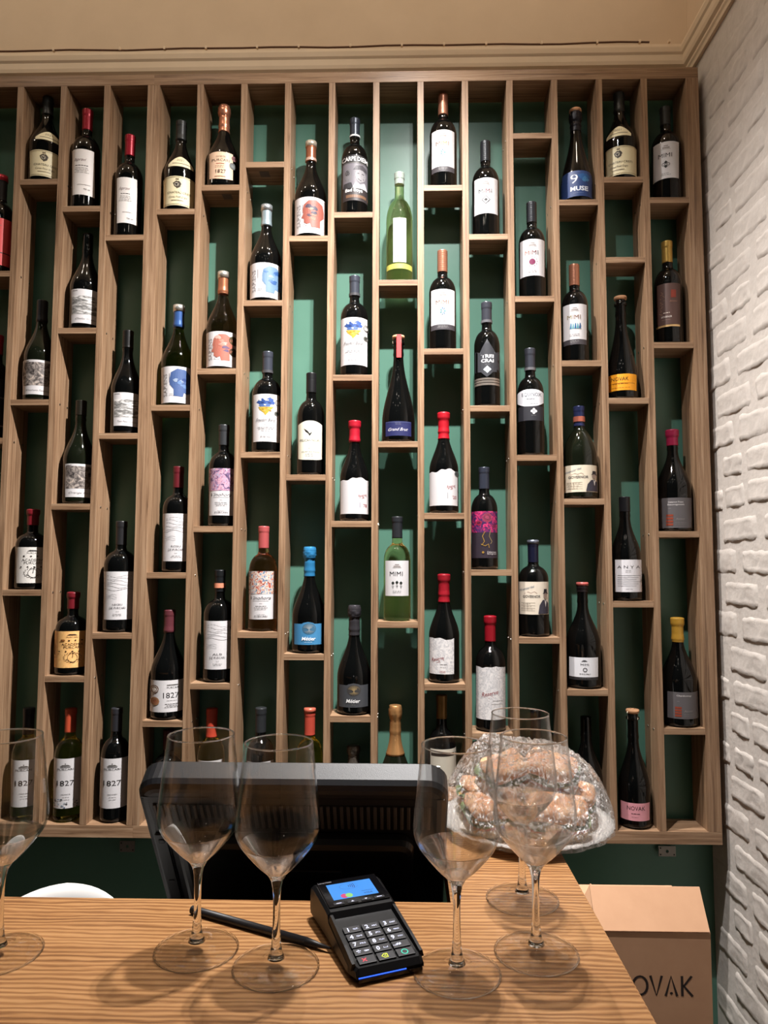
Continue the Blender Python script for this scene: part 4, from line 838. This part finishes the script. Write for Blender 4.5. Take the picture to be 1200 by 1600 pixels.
# ------------------------------------------------------------------ wine glasses
def wine_glass(px, py, label):
    p = at(px, py, 2, ZC); g = empty('wine_glass', (p.x, p.y, ZC+.0003)); tag(g, label, 'glass', 'empty stemmed wine glasses on the counter')
    ft = [(.0425,0), (.0428,.0008), (.0420,.0016), (.034,.0026), (.022,.0045), (.013,.0075)]
    if not hasattr(wine_glass, 'm'):
        V, Fc = lathe_data([(.004,.0012), (.030,.0012), (.0405,.0004)]+ft+[(.0080,.0112), (.0060,.0165)], 56, cap=False)
        f = bpy.data.meshes.new('foot'); f.from_pydata(V, [], Fc); f.update(); f.shade_smooth(); f.materials.append(BOWL)
        pr = [(.0088,.0095), (.0064,.015), (.0050,.022), (.0040,.034), (.0036,.050), (.0037,.066), (.0044,.077), (.0062,.0850), (.0098,.0910), (.0135,.0950), (.0125,.0965), (.006,.0975), (.001,.098)]
        V, Fc = lathe_data(pr, 32); s = bpy.data.meshes.new('stem'); s.from_pydata(V, [], Fc); s.update(); s.shade_smooth(); s.materials.append(STEM)
        out = [(.0120,.0932), (.020,.1005), (.030,.1115), (.0385,.1225), (.0425,.1315), (.0436,.139), (.0432,.148), (.0418,.162), (.0398,.180), (.0376,.200), (.0352,.2215)]
        def dens(P):
            Q = []
            for i in range(len(P)-1):
                p0 = P[max(0, i-1)]; p1 = P[i]; p2 = P[i+1]; p3 = P[min(len(P)-1, i+2)]
                for k in range(3):
                    t = k/3; Q.append(tuple(.5*((2*p1[c])+(-p0[c]+p2[c])*t+(2*p0[c]-5*p1[c]+4*p2[c]-p3[c])*t*t+(-p0[c]+3*p1[c]-3*p2[c]+p3[c])*t**3) for c in (0, 1)))
            return Q+[P[-1]]
        o_ = dens(out); inn = [(max(.001, r-.0011), z+.0006) for r, z in o_[::-1]]; inn[0] = (inn[0][0], o_[-1][1])
        V, Fc = lathe_data(o_+[((o_[-1][0]+inn[0][0])/2, o_[-1][1]+.0006)]+inn+[(.004,.0965)], 64, cap=False)
        b = bpy.data.meshes.new('bowl'); b.from_pydata(V, [], Fc); b.update(); b.shade_smooth(); b.materials.append(BOWL); b.materials.append(BOWL2)
        for p_ in b.polygons:
            if p_.center.z < .122: p_.material_index = 1
        def ring(n_, R0, z0, r0):
            V = []; Fc = []; a_, c_ = 64, 8
            for i in range(a_):
                for k in range(c_): q = R0+r0*math.cos(2*PI*k/c_); V.append((q*math.cos(2*PI*i/a_), q*math.sin(2*PI*i/a_), z0+r0*math.sin(2*PI*k/c_)))
            for i in range(a_):
                for k in range(c_): Fc.append((i*c_+k, ((i+1) % a_)*c_+k, ((i+1) % a_)*c_+(k+1) % c_, i*c_+(k+1) % c_))
            me = bpy.data.meshes.new(n_); me.from_pydata(V, [], Fc); me.update(); me.shade_smooth(); me.materials.append(STEM); return me
        wine_glass.m = (f, s, b, ring('rim', .03465, .2224, .0008), ring('foot_edge', .0430, .0011, .0010))
    for me in wine_glass.m:
        o = bpy.data.objects.new(me.name, me); C.objects.link(o); o.parent = g
    return g
wine_glass(-3, 1492, 'empty wine glass cut in half by the photo edge, alone at the counter end')
wine_glass(307, 1485, 'empty wine glass in front of the till monitor, farther from the card reader')
wine_glass(431, 1512, 'empty wine glass whose foot covers the pen, beside the card reader')
wine_glass(714, 1521, 'empty wine glass standing by the keypad side of the card reader')
wine_glass(838, 1490, 'empty wine glass in front of the wrapped sandwiches, nearer of the two there')
wine_glass(816, 1406, 'empty wine glass tucked behind another, right against the sandwich plate')
# ------------------------------------------------------------------ pen
a = at(300, 1421, 2, ZC+.0045); b = at(517, 1482, 2, ZC+.0045); dv = (b-a)
pen = empty('stylus_pen', a); tag(pen, 'slim black pen lying on the counter with its tip towards the card reader', 'pen')
PK = mat('black_pen', (26,24,26), .45)
tube('barrel', [(0,0,0), dv*.45, dv*.84], .0044, PK, pen, 14)
tube('tip', [dv*.84, dv*.93, dv*1.0], .0043, PK, pen, 14, .0009)
# ------------------------------------------------------------------ card reader
TM = empty('card_terminal', (.6905,-1.2875, ZC+.0005), math.radians(22.5)); tag(TM, 'black card payment terminal with lit blue screen and number keys on the counter', 'card reader')
BP = mat('terminal_black', (11,11,13), .4, spec=.3); BP2 = mat('terminal_gloss', (10,10,12), .12); KEYM = mat('terminal_key', (28,28,33), .5)
Wt, Lt = .079, .142
def hz(y):  # height of the top face along the length
    t = y/Lt
    return .016+.020*t/.58 if t < .58 else .040+.012*(t-.60)/.4
bm = bmesh.new(); st = [(-.004,.004,.010), (0,.000,.017), (.012,0,.018), (.078,0,.031), (.0815,0,.039), (.090,0,.0405), (Lt-.008,0,.046), (Lt+.002,0,.043), (Lt+.004,.006,.030)]
rows_ = []
for y, zb_, zt in st:
    k = 1.0 if y < .1 else 1.03
    x0, x1 = Wt/2-Wt/2*k, Wt/2+Wt/2*k; ed = .0035
    tap = .004 if y < .01 else 0
    pts = [(x0+.006+tap, zb_), (x0+tap, zb_+.006), (x0+tap, zt-ed), (x0+ed+tap, zt), (x1-ed-tap, zt), (x1-tap, zt-ed), (x1-tap, zb_+.006), (x1-.006-tap, zb_)]
    rows_.append([bm.verts.new((x, y, z)) for x, z in pts])
for i in range(len(rows_)-1):
    for k in range(8): bm.faces.new((rows_[i][k], rows_[i][(k+1) % 8], rows_[i+1][(k+1) % 8], rows_[i+1][k]))
bm.faces.new(rows_[0]); bm.faces.new(rows_[-1][::-1])
body = bmo('terminal_body', bm, BP, TM)
def plane_map(o, ux, uy, n): return lambda u, v, l: tuple(Vector(o)+Vector(ux)*u+Vector(uy)*v+Vector(n)*l)
# side rails beside the keypad
for x0, x1 in ((.0004,.0065), (Wt-.0065, Wt-.0004)):
    V = []
    for y, h in ((.004,.0205), (.030,.0275), (.078,.0375)): V += [(x0, y, hz(y)-.004), (x1, y, hz(y)-.004), (x1-.0015, y, h), (x0+.0015, y, h)]
    Fc = [(4*i+k, 4*i+(k+1) % 4, 4*i+4+(k+1) % 4, 4*i+4+k) for i in range(2) for k in range(4)]+[(0,1,2,3), (11,10,9,8)]
    pyd('side_rail', V, Fc, BP, TM)
slope = math.atan2(.031-.018, .066)
def keypoint(x, y, l=0): return Vector((x, y*math.cos(0), .0162+(y)*.197+l))
labs = [('1','QZ.'),('2','ABC'),('3','DEF'),('4','GHI'),('5','JKL'),('6','MNO'),('7','PRS'),('8','TUV'),('9','WXY'),('*',','),('0','__'),('.,#','')]
sp = Vector((0, math.cos(slope), math.sin(slope))); nn = Vector((0, -math.sin(slope), math.cos(slope)))
LIT = mat('key_legend', (214,218,240), .4, emit=(190,200,240), es=.7)
def key(x0, y0, w, h, pieces, name='key', colr=None):
    base = keypoint(x0, y0)+nn*.0006
    bm = bmesh.new(); box_bm(bm, (0,0,0), (w, h, .0018), .0006)
    o = bmo(name, bm, KEYM, TM); o.location = base; o.rotation_euler = (slope, 0, 0)
    mp = lambda u, v, l: (u, h-v, .0018+l*.3)
    if pieces: print_mesh('key_legend', pieces, mp, o)
    return o
kw, kh, gx, gy = .0185, .0098, .0022, .0016
X0k = .0095; k = 0
for r in range(4):
    for c in range(3):
        d, ab = labs[k]; k += 1
        y = .0155+(3-r)*(kh+gy)+.0005
        p = Tx(d, .0050, .0050, .0054 if len(d) == 1 else .0036, LIT, bold=.02, w=None if len(d) == 1 else .009)
        if ab and ab != '__': p += Tx(ab, .0133, .0052, .0020, LIT, w=.0060)
        if ab == '__': p += [([(.0108,.0045), (.0112,.0045), (.0112,.0060), (.0150,.0060), (.0150,.0045), (.0154,.0045), (.0154,.0064), (.0108,.0064)], [(0,1,2,7), (7,2,3,6), (3,4,5,6)], LIT)]
        key(X0k+c*(kw+gx), y, kw, kh, p)
RX, YX, GX = mat('key_red', (190,40,60), .4, emit=(190,40,60), es=.25), mat('key_yellow', (190,200,40), .4, emit=(190,200,40), es=.5), mat('key_green', (20,180,150), .4, emit=(20,180,150), es=.5)
key(X0k, .0035, kw, .0108, Ln([(.0045,.0035), (.0090,.0078)], .0012, RX)+Ln([(.0090,.0035), (.0045,.0078)], .0012, RX))
key(X0k+kw+gx, .0035, kw, .0108, Ln([(.0105,.003), (.0072,.003), (.0045,.0056), (.0072,.0082), (.0105,.0082), (.0105,.003)], .0010, YX)+Ln([(.0095,.004), (.0072,.0056), (.0095,.0072)], .0008, YX))
key(X0k+2*(kw+gx), .0035, kw, .0108, [(vs, fs, GX) for vs, fs, _ in Rg(.0085, .0055, .0037, .0010, BK)])
TM.scale = (1, 1, .80)
# display
s2 = math.atan2(.0055, .044)
dsp = empty('display', (0,0,0)); bpy.data.objects.remove(dsp)
scrb = boxo('display_frame', (.004, .087, .0405), (Wt-.004, Lt-.003, .0418), BP2, TM, .0006); scrb.rotation_euler = (0,0,0)
scrb.location = (0,-.0,.0); 
for v in scrb.data.vertices: v.co.z += (v.co.y-.087)*.125+.0003
SCRN = mat('display_blue', (14,40,80), .4, emit=(50,150,246), es=.85)
sx0, sx1, sy0, sy1 = .0125, .0655, .0985, .1300
def zs(y): return .0418+(y-.087)*.125+.0005
scr = pyd('screen', [(sx0, sy0, zs(sy0)), (sx1, sy0, zs(sy0)), (sx1, sy1, zs(sy1)), (sx0, sy1, zs(sy1))], [(0,1,2,3)], SCRN, TM); scr['label'] = 'lit blue screen with contactless symbol'
mps = lambda u, v, l: (u, v, zs(v)+.0001+l*.3)
def up(pcs): return [([(a, b) for a, b in vs], fs, c) for vs, fs, c in pcs]
em = lambda n, c: mat('display_'+n, tuple(v//3 for v in c), .4, emit=c, es=.8)
NV, RDm, GNm, GRm = em('navy', (8,34,90)), em('red', (220,60,120)), em('lime', (150,220,120)), em('grey', (60,110,190))
def flip(pcs, y0): return [([(a, 2*y0-b) for a, b in vs], fs, c) for vs, fs, c in pcs]
cxs = .037; pcs = []
for k in range(4): pcs += Ln([(cxs+.0015*k+.0012*math.cos(t)*(1+k*.5)-.001, .1215+.0011*(2+k)*math.sin(t)) for t in [-.9+.3*q for q in range(7)]], .0007, NV)
pcs += [(vs, fs, GRm) for vs, fs, _ in Ln([(cxs+.011*math.cos(t), .1215+.0058*math.sin(t)) for t in [.4+.35*q for q in range(17)]], .0004, BK)]
pcs += [(vs, fs, RDm) for vs, fs, _ in Dc(.0265, .1035, .0042, BK)]+[(vs, fs, GNm) for vs, fs, _ in Dc(.0320, .1035, .0042, BK)]
pcs += flip(Tx('VISA', .0545, .1030, .0030, NV, w=.0100, shear=.2), .1030)+[(vs, fs, NV) for vs, fs, _ in Ln([(.048,.1075), (.062,.1075)], .0005, BK)]
print_mesh('screen_marks', pcs, mps, scr, .0002)
LG = mat('terminal_lettering', (150,150,156), .5)
print_mesh('lettering', flip(Tx('Lane/7000', .0125, .1352, .0020, LG, w=.016), .1352), mps, scrb, .0002)
for k in range(4):
    x = .010+k*.0158
    o = boxo('function_key', (x, .0885, zs(.09)-.0008), (x+.0120, .0935, zs(.09)+.0006), KEYM, TM, .0004)
    g = flip({1: [([(x+.006,.0918), (x+.0045,.0900), (x+.0075,.0900)], [(0,1,2)], LIT)], 2: [([(x+.006,.0900), (x+.0045,.0918), (x+.0075,.0918)], [(0,1,2)], LIT)]}.get(k, [(vs, fs, LIT) for vs, fs, _ in Rc(x+.003, .0905, x+.009, .0914, BK)]), .091) if k in (0,3) else {1: [([(x+.006,.0925), (x+.0043,.0900), (x+.0077,.0900)], [(0,1,2)], LIT)], 2: [([(x+.006,.0900), (x+.0043,.0925), (x+.0077,.0925)], [(0,1,2)], LIT)]}[k]
    print_mesh('key_legend', g, lambda u, v, l: (u, v, zs(.09)+.0008), o)
BL = mat('slot_light', (40,90,220), .4, emit=(50,100,230), es=1.2)
boxo('slot_light', (.006,-.0046,.0075), (.056,-.0036,.0088), BL, TM); boxo('card_slot', (.006,-.0052,.0030), (Wt-.006,-.0036,.0068), BP2, TM)
# ------------------------------------------------------------------ till monitor seen from behind
PMX = .390; PW = .411; PL = .345
mon = empty('till_monitor', (PMX, 0, 0)); tag(mon, 'dark grey till monitor seen from behind with a row of vent slots, behind the counter', 'monitor')
tp = Vector((0,-1.058,Z0+.472)); dn = Vector((0,.133,-.196)).normalized(); nr = Vector((0, dn.z, -dn.y)); nr = nr if nr.y < 0 else -nr
MG = mat('monitor_plastic', (22,23,27), .45); MB = mat('monitor_black', (14,14,16), .4); nt, N, L, b_ = nodes(MG); n_ = tex(nt, 'Noise', (1,1,1), 900, 2, .5); bump(nt, n_.outputs[0], b_, .25, .0006)
rotm = Matrix((Vector((1,0,0)), -dn, nr)).transposed() # local x across, y up the slope, z towards the customer
def mbox(name, x0, x1, v0, v1, w0, w1, m, par, bev=0.0, seg=3):
    bm = bmesh.new(); r = bmesh.ops.create_cube(bm, size=1)['verts']
    for v in r: v.co = Vector(((x0+x1)/2+v.co.x*(x1-x0), -(v0+v1)/2+v.co.y*(v1-v0), (w0+w1)/2+v.co.z*(w1-w0)))
    if bev: bmesh.ops.bevel(bm, geom=bm.edges[:], offset=bev, segments=seg, affect='EDGES')
    for v in bm.verts: v.co = tp+rotm@v.co
    return bmo(name, bm, m, par, False)
def rounded_shell(name, x0, x1, v0, v1, w0, w1, rad, m, par, taper=.0):
    # slab with generously rounded corners in its own plane and softened edges
    def ring(ins, w):
        P_ = []
        for cx, cv, a0 in ((x1-rad, v0+rad, 0), (x0+rad, v0+rad, 90), (x0+rad, v1-rad, 180), (x1-rad, v1-rad, 270)):
            for k in range(7):
                a = math.radians(a0+15*k); P_.append((cx+(rad-ins)*math.cos(a), cv-(rad-ins)*math.sin(a), w))
        return P_
    lv = [(.004, w0), (0, w0+.004), (0, w1-.012), (.003, w1-.005), (.009, w1-.001), (.015, w1)]
    V = []
    for ins, wv in lv: V += [tp+rotm@Vector((x, -v, wv)) for x, v, _ in ring(ins, wv)]
    n = 28; Fc = [(i*n+k, i*n+(k+1) % n, (i+1)*n+(k+1) % n, (i+1)*n+k) for i in range(len(lv)-1) for k in range(n)]
    Fc += [tuple(range(n)), tuple(range((len(lv)-1)*n, len(lv)*n))]
    return pyd(name, V, Fc, m, par, False)
rounded_shell('rear_housing', 0, PW, 0, PL, -.030, .012, .030, MG, mon)
mbox('top_seam', .006, PW-.006, .0225, .0238, .0105, .0124, MB, mon)
gr = mbox('vent_grille', .020, PW-.020, .036, .082, .0105, .0126, MB, mon)
rib = mbox('rib', .0205, .0250, .0365, .0815, .0124, .0145, mat('rib_plastic', (64,62,62), .5), mon, .0008, 1)
nrib = 42; pitch = (PW-.040)/nrib
for k in range(1, nrib):
    o = bpy.data.objects.new('rib', rib.data); C.objects.link(o); o.parent = mon; o.location = (k*pitch, 0, 0)
rounded_shell('rear_cover', .045, PW-.045, .088, PL-.02, .0118, .036, .020, MB, mon)
mbox('cable_door', .17, .27, .135, .150, .0355, .0400, MG, mon, .002)
for x0, x1 in ((.012,.030), (PW-.030, PW-.012)): mbox('side_trim', x0, x1, .095, PL-.03, .0115, .0150, MB, mon, .002)
for x in (.021, PW-.021):
    for v in (.11, .20): mbox('screw_cover', x-.004, x+.004, v-.004, v+.004, .0148, .0158, MG, mon, .001)
# display face on the far side and its stand
mbox('display_glass', .010, PW-.010, .010, PL-.010, -.0315, -.0302, BP2, mon)
boxo('stand_neck', (.13,-.995,.95), (.27,-.93,1.02), MB, mon, .006); boxo('stand_base', (.06,-1.06,.8805), (.34,-.80,.905), MB, mon, .008); boxo('stand_column', (.14,-.97,.904), (.26,-.90,.952), MB, mon, .004)
# ------------------------------------------------------------------ plate of wrapped sandwiches
PC = Vector((.932,-.862,ZC)); PR = .131
PAPER = mat('white_card_plate', (232,228,224), .45)
pl = empty('paper_plate', PC); tag(pl, 'round white paper plate with a scalloped edge under the wrapped sandwiches', 'plate')
V = []; Fc = []; seg = 120
rings = [(0,.0006), (.060,.0006), (.088,.001), (.100,.006), (.116,.0125), (PR,.0150), (PR+.001,.0160), (.116,.0140), (.100,.0075), (.088,.0024), (.060,.002), (0,.002)]
for r, z in rings:
    for k in range(seg):
        a = 2*PI*k/seg; q = 1+(.014*abs(math.sin(a*22)) if r > .12 else 0); V.append((r*q*math.cos(a), r*q*math.sin(a), z+(.0008*math.sin(a*44) if r > .12 else 0)))
for i in range(len(rings)-1):
    for k in range(seg): Fc.append((i*seg+k, i*seg+(k+1) % seg, (i+1)*seg+(k+1) % seg, (i+1)*seg+k))
pyd('plate_disc', V, Fc, PAPER, pl, True)
def crust(name, c0, c1, sc=55):
    m = mat(name, c0, .6); nt, N, L, b = nodes(m); n = tex(nt, 'Noise', (1,1,1), sc, 5, .6)
    L.new(ramp(nt, n.outputs[0], [(.35, c0), (.65, c1)]), b.inputs['Base Color']); bump(nt, n.outputs[0], b, .5, .003); return m
BREAD = crust('bread_crust', (216,138,88), (242,196,152)); CRUMB = crust('bread_crumb', (236,206,160), (246,226,196), 90)
HAM = mat('ham_slice', (226,140,116), .35, coat=.2); LETT = crust('lettuce_leaf', (70,104,52), (130,160,84), 60); CHE = mat('cheese_slice', (240,190,90), .4)
def slab(name, L_, W_, h, m, par, loc, seed, rnd=.9, nx=14, ny=10, wav=.0, sc=1):
    """soft irregular slab: rounded plan, domed top, thin edge"""
    V = []; Fc = []; off = Vector((seed*2.3, seed*.7, seed))
    for side in (1, -1):
        for j in range(ny+1):
            for i in range(nx+1):
                u, v = i/nx*2-1, j/ny*2-1; k = 1/max(1, (abs(u)**4+abs(v)**4)**.25)
                x, y = u*k*L_/2, v*k*W_/2; e = max(abs(u), abs(v))
                n = noise.noise(Vector((x*45, y*45, side))+off)
                z = side*h/2*(1-e**6*rnd)*(1+.25*n)+wav*noise.noise(Vector((x*38, y*38, 7))+off)
                V.append((x*(1+.05*n), y*(1+.05*n), z))
    N_ = (nx+1)*(ny+1)
    for s in range(2):
        for j in range(ny):
            for i in range(nx):
                a = s*N_+j*(nx+1)+i; q = (a, a+1, a+nx+2, a+nx+1); Fc.append(q if s == 0 else q[::-1])
    bd = [i for i in range(nx+1)]+[(j+1)*(nx+1)+nx for j in range(ny)]+[ny*(nx+1)+nx-1-i for i in range(nx)]+[(ny-1-j)*(nx+1) for j in range(ny-1)]
    for k in range(len(bd)): a, b = bd[k], bd[(k+1) % len(bd)]; Fc.append((a, N_+a, N_+b, b))
    o = pyd(name, V, Fc, m, par, True); o.location = loc; return o
def sandwich(x, y, z, rz, rx, ry, s, label, seed):
    t = empty('sandwich', PC+Vector((x, y, z))); t.rotation_euler = (rx, ry, rz); tag(t, label, 'sandwich', 'sandwiches under the cling film')
    L_, W_ = .088*s, .058*s
    slab('bread_bottom', L_, W_, .017, CRUMB, t, (0,0,-.016), seed)
    slab('ham', L_*1.02, W_*1.04, .004, HAM, t, (.002,0,-.0045), seed+1, wav=.006)
    slab('cheese', L_*.96, W_*1.0, .003, CHE, t, (-.002,.002,-.0015), seed+2, wav=.003)
    slab('lettuce', L_*1.06, W_*1.14, .0025, LETT, t, (0,.001,.0025), seed+3, wav=.010, nx=20, ny=14)
    slab('bread_top', L_, W_, .022, BREAD, t, (0,0,.0155), seed+4)
R_ = math.radians
for a in [(-.056,-.052,.037,R_(20),R_(18),0,1.0,'sandwich at the front of the plate towards the till monitor, leaning forward',3),
          (.036,-.062,.037,R_(-12),R_(22),0,1.0,'sandwich lowest at the front of the plate, behind the paired glasses',11),
          (.080,.006,.038,R_(74),R_(14),0,.95,'sandwich at the plate edge nearest the brick wall',21),
          (-.070,.024,.036,R_(100),R_(10),0,.95,'sandwich on the plate close beside the till monitor',31),
          (.004,.062,.036,R_(5),R_(-14),0,1.0,'sandwich at the back of the plate next to the shelves',41),
          (-.036,-.020,.086,R_(35),R_(26),R_(-6),.92,'upper sandwich of the pile, on the till monitor half',51),
          (.038,-.012,.086,R_(-30),R_(24),R_(8),.92,'upper sandwich of the pile, on the brick wall half',61)]: sandwich(*a)
def film_mat():
    m = bpy.data.materials.new('cling_film'); m.use_nodes = True; nt = m.node_tree; nt.nodes.clear(); L = nt.links
    o = nt.nodes.new('ShaderNodeOutputMaterial'); mx = nt.nodes.new('ShaderNodeMixShader'); t = nt.nodes.new('ShaderNodeBsdfTransparent'); t.inputs[0].default_value = (.95,.95,.95,1)
    g = nt.nodes.new('ShaderNodeBsdfGlossy'); g.inputs['Roughness'].default_value = .07
    n = tex(nt, 'Noise', (1,1,1), 48, 6, .62, 2.2); v = tex(nt, 'Voronoi', (1,1,1), 70); v.feature = 'DISTANCE_TO_EDGE'
    mp = nt.nodes.new('ShaderNodeMath'); mp.operation = 'ADD'; L.new(n.outputs[0], mp.inputs[0]); L.new(v.outputs[0], mp.inputs[1])
    b = nt.nodes.new('ShaderNodeBump'); b.inputs['Strength'].default_value = .9; b.inputs['Distance'].default_value = .012
    L.new(mp.outputs[0], b.inputs['Height']); L.new(b.outputs[0], g.inputs['Normal']); fr = schlick(nt, .22, b.outputs[0])
    L.new(fr.outputs[0], mx.inputs[0]); L.new(t.outputs[0], mx.inputs[1]); L.new(g.outputs[0], mx.inputs[2])
    df = nt.nodes.new('ShaderNodeBsdfGlossy'); df.inputs['Roughness'].default_value = .45; L.new(b.outputs[0], df.inputs['Normal'])
    n3 = tex(nt, 'Noise', (1,1,.6), 36, 5, .7, 3.0); r3 = nt.nodes.new('ShaderNodeValToRGB'); e = r3.color_ramp.elements; e.new(.5); e.new(.53)
    for q, (p_, c_) in enumerate(((.46, 0), (.495, .42), (.505, .42), (.54, .06))): e[q].position = p_; e[q].color = (c_, c_, c_, 1)
    L.new(n3.outputs[0], r3.inputs[0]); m3 = nt.nodes.new('ShaderNodeMixShader'); L.new(r3.outputs[0], m3.inputs[0]); L.new(mx.outputs[0], m3.inputs[1]); L.new(df.outputs[0], m3.inputs[2])
    L.new(m3.outputs[0], o.inputs[0]); return m
V = []; Fc = []; nr_, na = 70, 220
for i in range(nr_+1):
    u = i/nr_
    for k in range(na):
        a = 2*PI*k/na; r = u*(PR+.004)
        hgt =   .018+.102*max(0, 1-u**3.2)**.75
        x, y = r*math.cos(a), r*math.sin(a)
        q = Vector((x*40, y*40, 2)); q2 = Vector((x*110, y*110, 5))
        rid = 1-abs(noise.noise(q))*2.2; rid2 = 1-abs(noise.noise(q2))*2.5
        q3 = Vector((x*230, y*230, 9)); hgt += (.0060*rid+.0042*rid2+.0016*noise.noise(q3))*(1-u**6)+.014*math.exp(-((x+.055)**2+(y-.03)**2)/.0007)
        # bottom hem tucked beneath the plate rim
        if i == nr_: hgt = .010; r *= .985; x, y = r*math.cos(a), r*math.sin(a)
        w_ = 1+.012*math.sin(a*17+u*9)*u; V.append((x*w_, y*w_, hgt))
for i in range(nr_):
    for k in range(na): Fc.append((i*na+k, i*na+(k+1) % na, (i+1)*na+(k+1) % na, (i+1)*na+k))
fl = pyd('cling_film', V, Fc, film_mat(), None, True); fl.location = PC+Vector((0,0,.0005)); tag(fl, 'crumpled clear cling film stretched over the plate of sandwiches', 'film')
# ------------------------------------------------------------------ cartons beyond the counter
CB = paint('cardboard', (196,152,118), .7, 14, .08, 4); CBI = paint('cardboard_inside', (132,92,66), .8, 14, .08, 4)
def carton(z0, z1, label, open_):
    x0, x1, y0, y1 = 1.175, 1.432, -.331, -.165; t = .004
    b = empty('carton', (x0, y0, z0)); tag(b, label, 'box')
    W_, Dp, H_ = x1-x0, y1-y0, z1-z0
    f = boxo('front_wall', (0,0,0), (W_, t, H_), CB, b, .0008); boxo('rear_wall', (0,Dp-t,0), (W_,Dp,H_), CB, b)
    boxo('side_wall', (0,t,0), (t,Dp-t,H_), CB, b); boxo('side_wall', (W_-t,t,0), (W_,Dp-t,H_), CB, b); boxo('base', (t,t,0), (W_-t,Dp-t,t), CBI, b)
    if not open_: boxo('lid', (0,0,H_), (W_,Dp,H_+t), CB, b); return b, f
    def flap(n, p, size, ang, axis):
        bm = bmesh.new(); box_bm(bm, (0,0,0), size, .0008)
        for v in bm.verts: v.co.z += .0007*math.sin(v.co.x*60)
        o = bmo(n, bm, CB, b); o.location = p; o.rotation_euler = (ang, 0, 0) if axis == 0 else (0, ang, 0); return o
    flap('front_flap', (0.002,.0005,H_+.0005), (W_-.004,.092,.0035), math.radians(56), 0)
    flap('rear_flap', (.01,Dp-.006,H_+.0005), (W_-.02,.045,.0035), math.radians(14), 0)
    flap('side_flap', (.0005,.03,H_+.0005), (.055,Dp-.07,.0035), math.radians(-62), 1)
    flap('side_flap', (W_-.0045,.03,H_-.004), (.0035,Dp-.07,.0045), 0, 1)
    return b, f
zt = Z0-.0675
carton(.0005, zt-.352, 'brown cardboard carton beneath the open lettered one, mostly hidden', False)
bx_, fw = carton(zt-.347, zt, 'open brown cardboard carton with black lettering, between counter and brick wall', True)
p0 = at(1019, 1540, 1, -.331); fs = F/proj((p0.x,-.331,p0.z))[2]
lx, lz = p0.x-1.175, p0.z-(zt-.347); INKB = mat('carton_ink', (40,30,28), .6)
def bigA(x, h, w): return [([(x-w/2,0), (x-w/2+.006,0), (x,h-.010), (x+w/2-.006,0), (x+w/2,0), (x+.003,h), (x-.003,h)], [(0,1,2,6), (2,3,4,5), (2,5,6)], INKB)]
pcs = []; hh = .043
def seg_(pts): 
    return [(vs, fs_, INKB) for vs, fs_, _ in Ln(pts, .0045, BK)]
cx0 = lx-.003
pcs += seg_([(-.072,0), (-.072,hh), (-.052,0), (-.052,hh)])
pcs += seg_([(-.028+.0125*math.cos(t), hh/2+.0195*math.sin(t)) for t in [2*PI*k/20 for k in range(21)]])
pcs += seg_([(-.010,hh), (.000,.001), (.010,hh)])+seg_([(.016,0), (.026,hh-.001), (.036,0)])+[(vs, fs_, INKB) for vs, fs_, _ in Dc(.026, .006, .0028, BK, 10)]
pcs += seg_([(.045,0), (.045,hh)])+seg_([(.062,hh), (.048,hh/2), (.063,0)])
print_mesh('lettering', [([(cx0+.012+a*1.27, lz-hh/2+b) for a, b in vs], f_, c) for vs, f_, c in pcs], lambda u, v, l: (u, -.0004, v), fw)
# ------------------------------------------------------------------ white shell chair behind the counter
CHW = mat('white_plastic', (236,234,230), .35)
ch = empty('shell_chair', (.168,-.70,0)); tag(ch, 'white rounded plastic chair back showing just above the counter edge', 'chair')
V = []; Fc = []; nu, nv = 20, 22; prof_ = [(0,-.20,.47), (.0,-.19,.455), (0,-.10,.445), (0,.02,.445), (0,.12,.46), (0,.18,.51), (0,.205,.60), (0,.22,.74), (0,.225,.86), (0,.222,.957)]
prof_ = [(0,y-.275,z) for _,y,z in prof_]
for j in range(nv+1):
    t = j/nv*(len(prof_)-1); i = min(int(t), len(prof_)-2); f_ = t-i; py, pz = [prof_[i][c]*(1-f_)+prof_[i+1][c]*f_ for c in (1, 2)]
    hw = .215 if j < nv*.5 else   .215-.055*((j/nv-.5)/.5)**2
    for k in range(nu+1):
        u = k/nu*2-1; top_ = max(0, (j/nv-.82)/.18); x = u*hw*(1-.12*top_)
        z = pz-(.055*abs(u)**2.6)*top_+(.035*abs(u)**3 if j < nv*.5 else 0); y = py-(.05*abs(u)**2 if j >= nv*.5 else 0)
        V.append((x-.006*top_, y, z-.02*max(0,-u)*top_))
for j in range(nv):
    for k in range(nu): a = j*(nu+1)+k; Fc.append((a, a+1, a+nu+2, a+nu+1))
sh = pyd('seat_shell', V, Fc, CHW, ch, True); md = sh.modifiers.new('thickness', 'SOLIDIFY'); md.thickness = .007
for sx in (-1, 1):
    for y0, y1 in ((-.40,-.46), (-.18,-.10)): tube('leg', [(sx*.13, y0, .445), (sx*.20, y1, .0)], .011, mat('chair_leg', (196,160,120), .5), ch, 10, .008)
# ------------------------------------------------------------------ ceiling spotlight that lights the shelves
sl = empty('track_spotlight', (KEY.x, KEY.y, 0)); tag(sl, 'black ceiling spotlight above the counter, out of the photo', 'lamp')
bm = bmesh.new(); n = 24
lathe('lamp_housing', [(.034, KEY.z+.012), (.036, KEY.z+.014), (.036, KEY.z+.12), (.020, KEY.z+.125)], BP, sl, 24)
boxo('mounting_rod', (-.006,-.006,KEY.z+.12), (.006,.006,3.70), BP, sl)
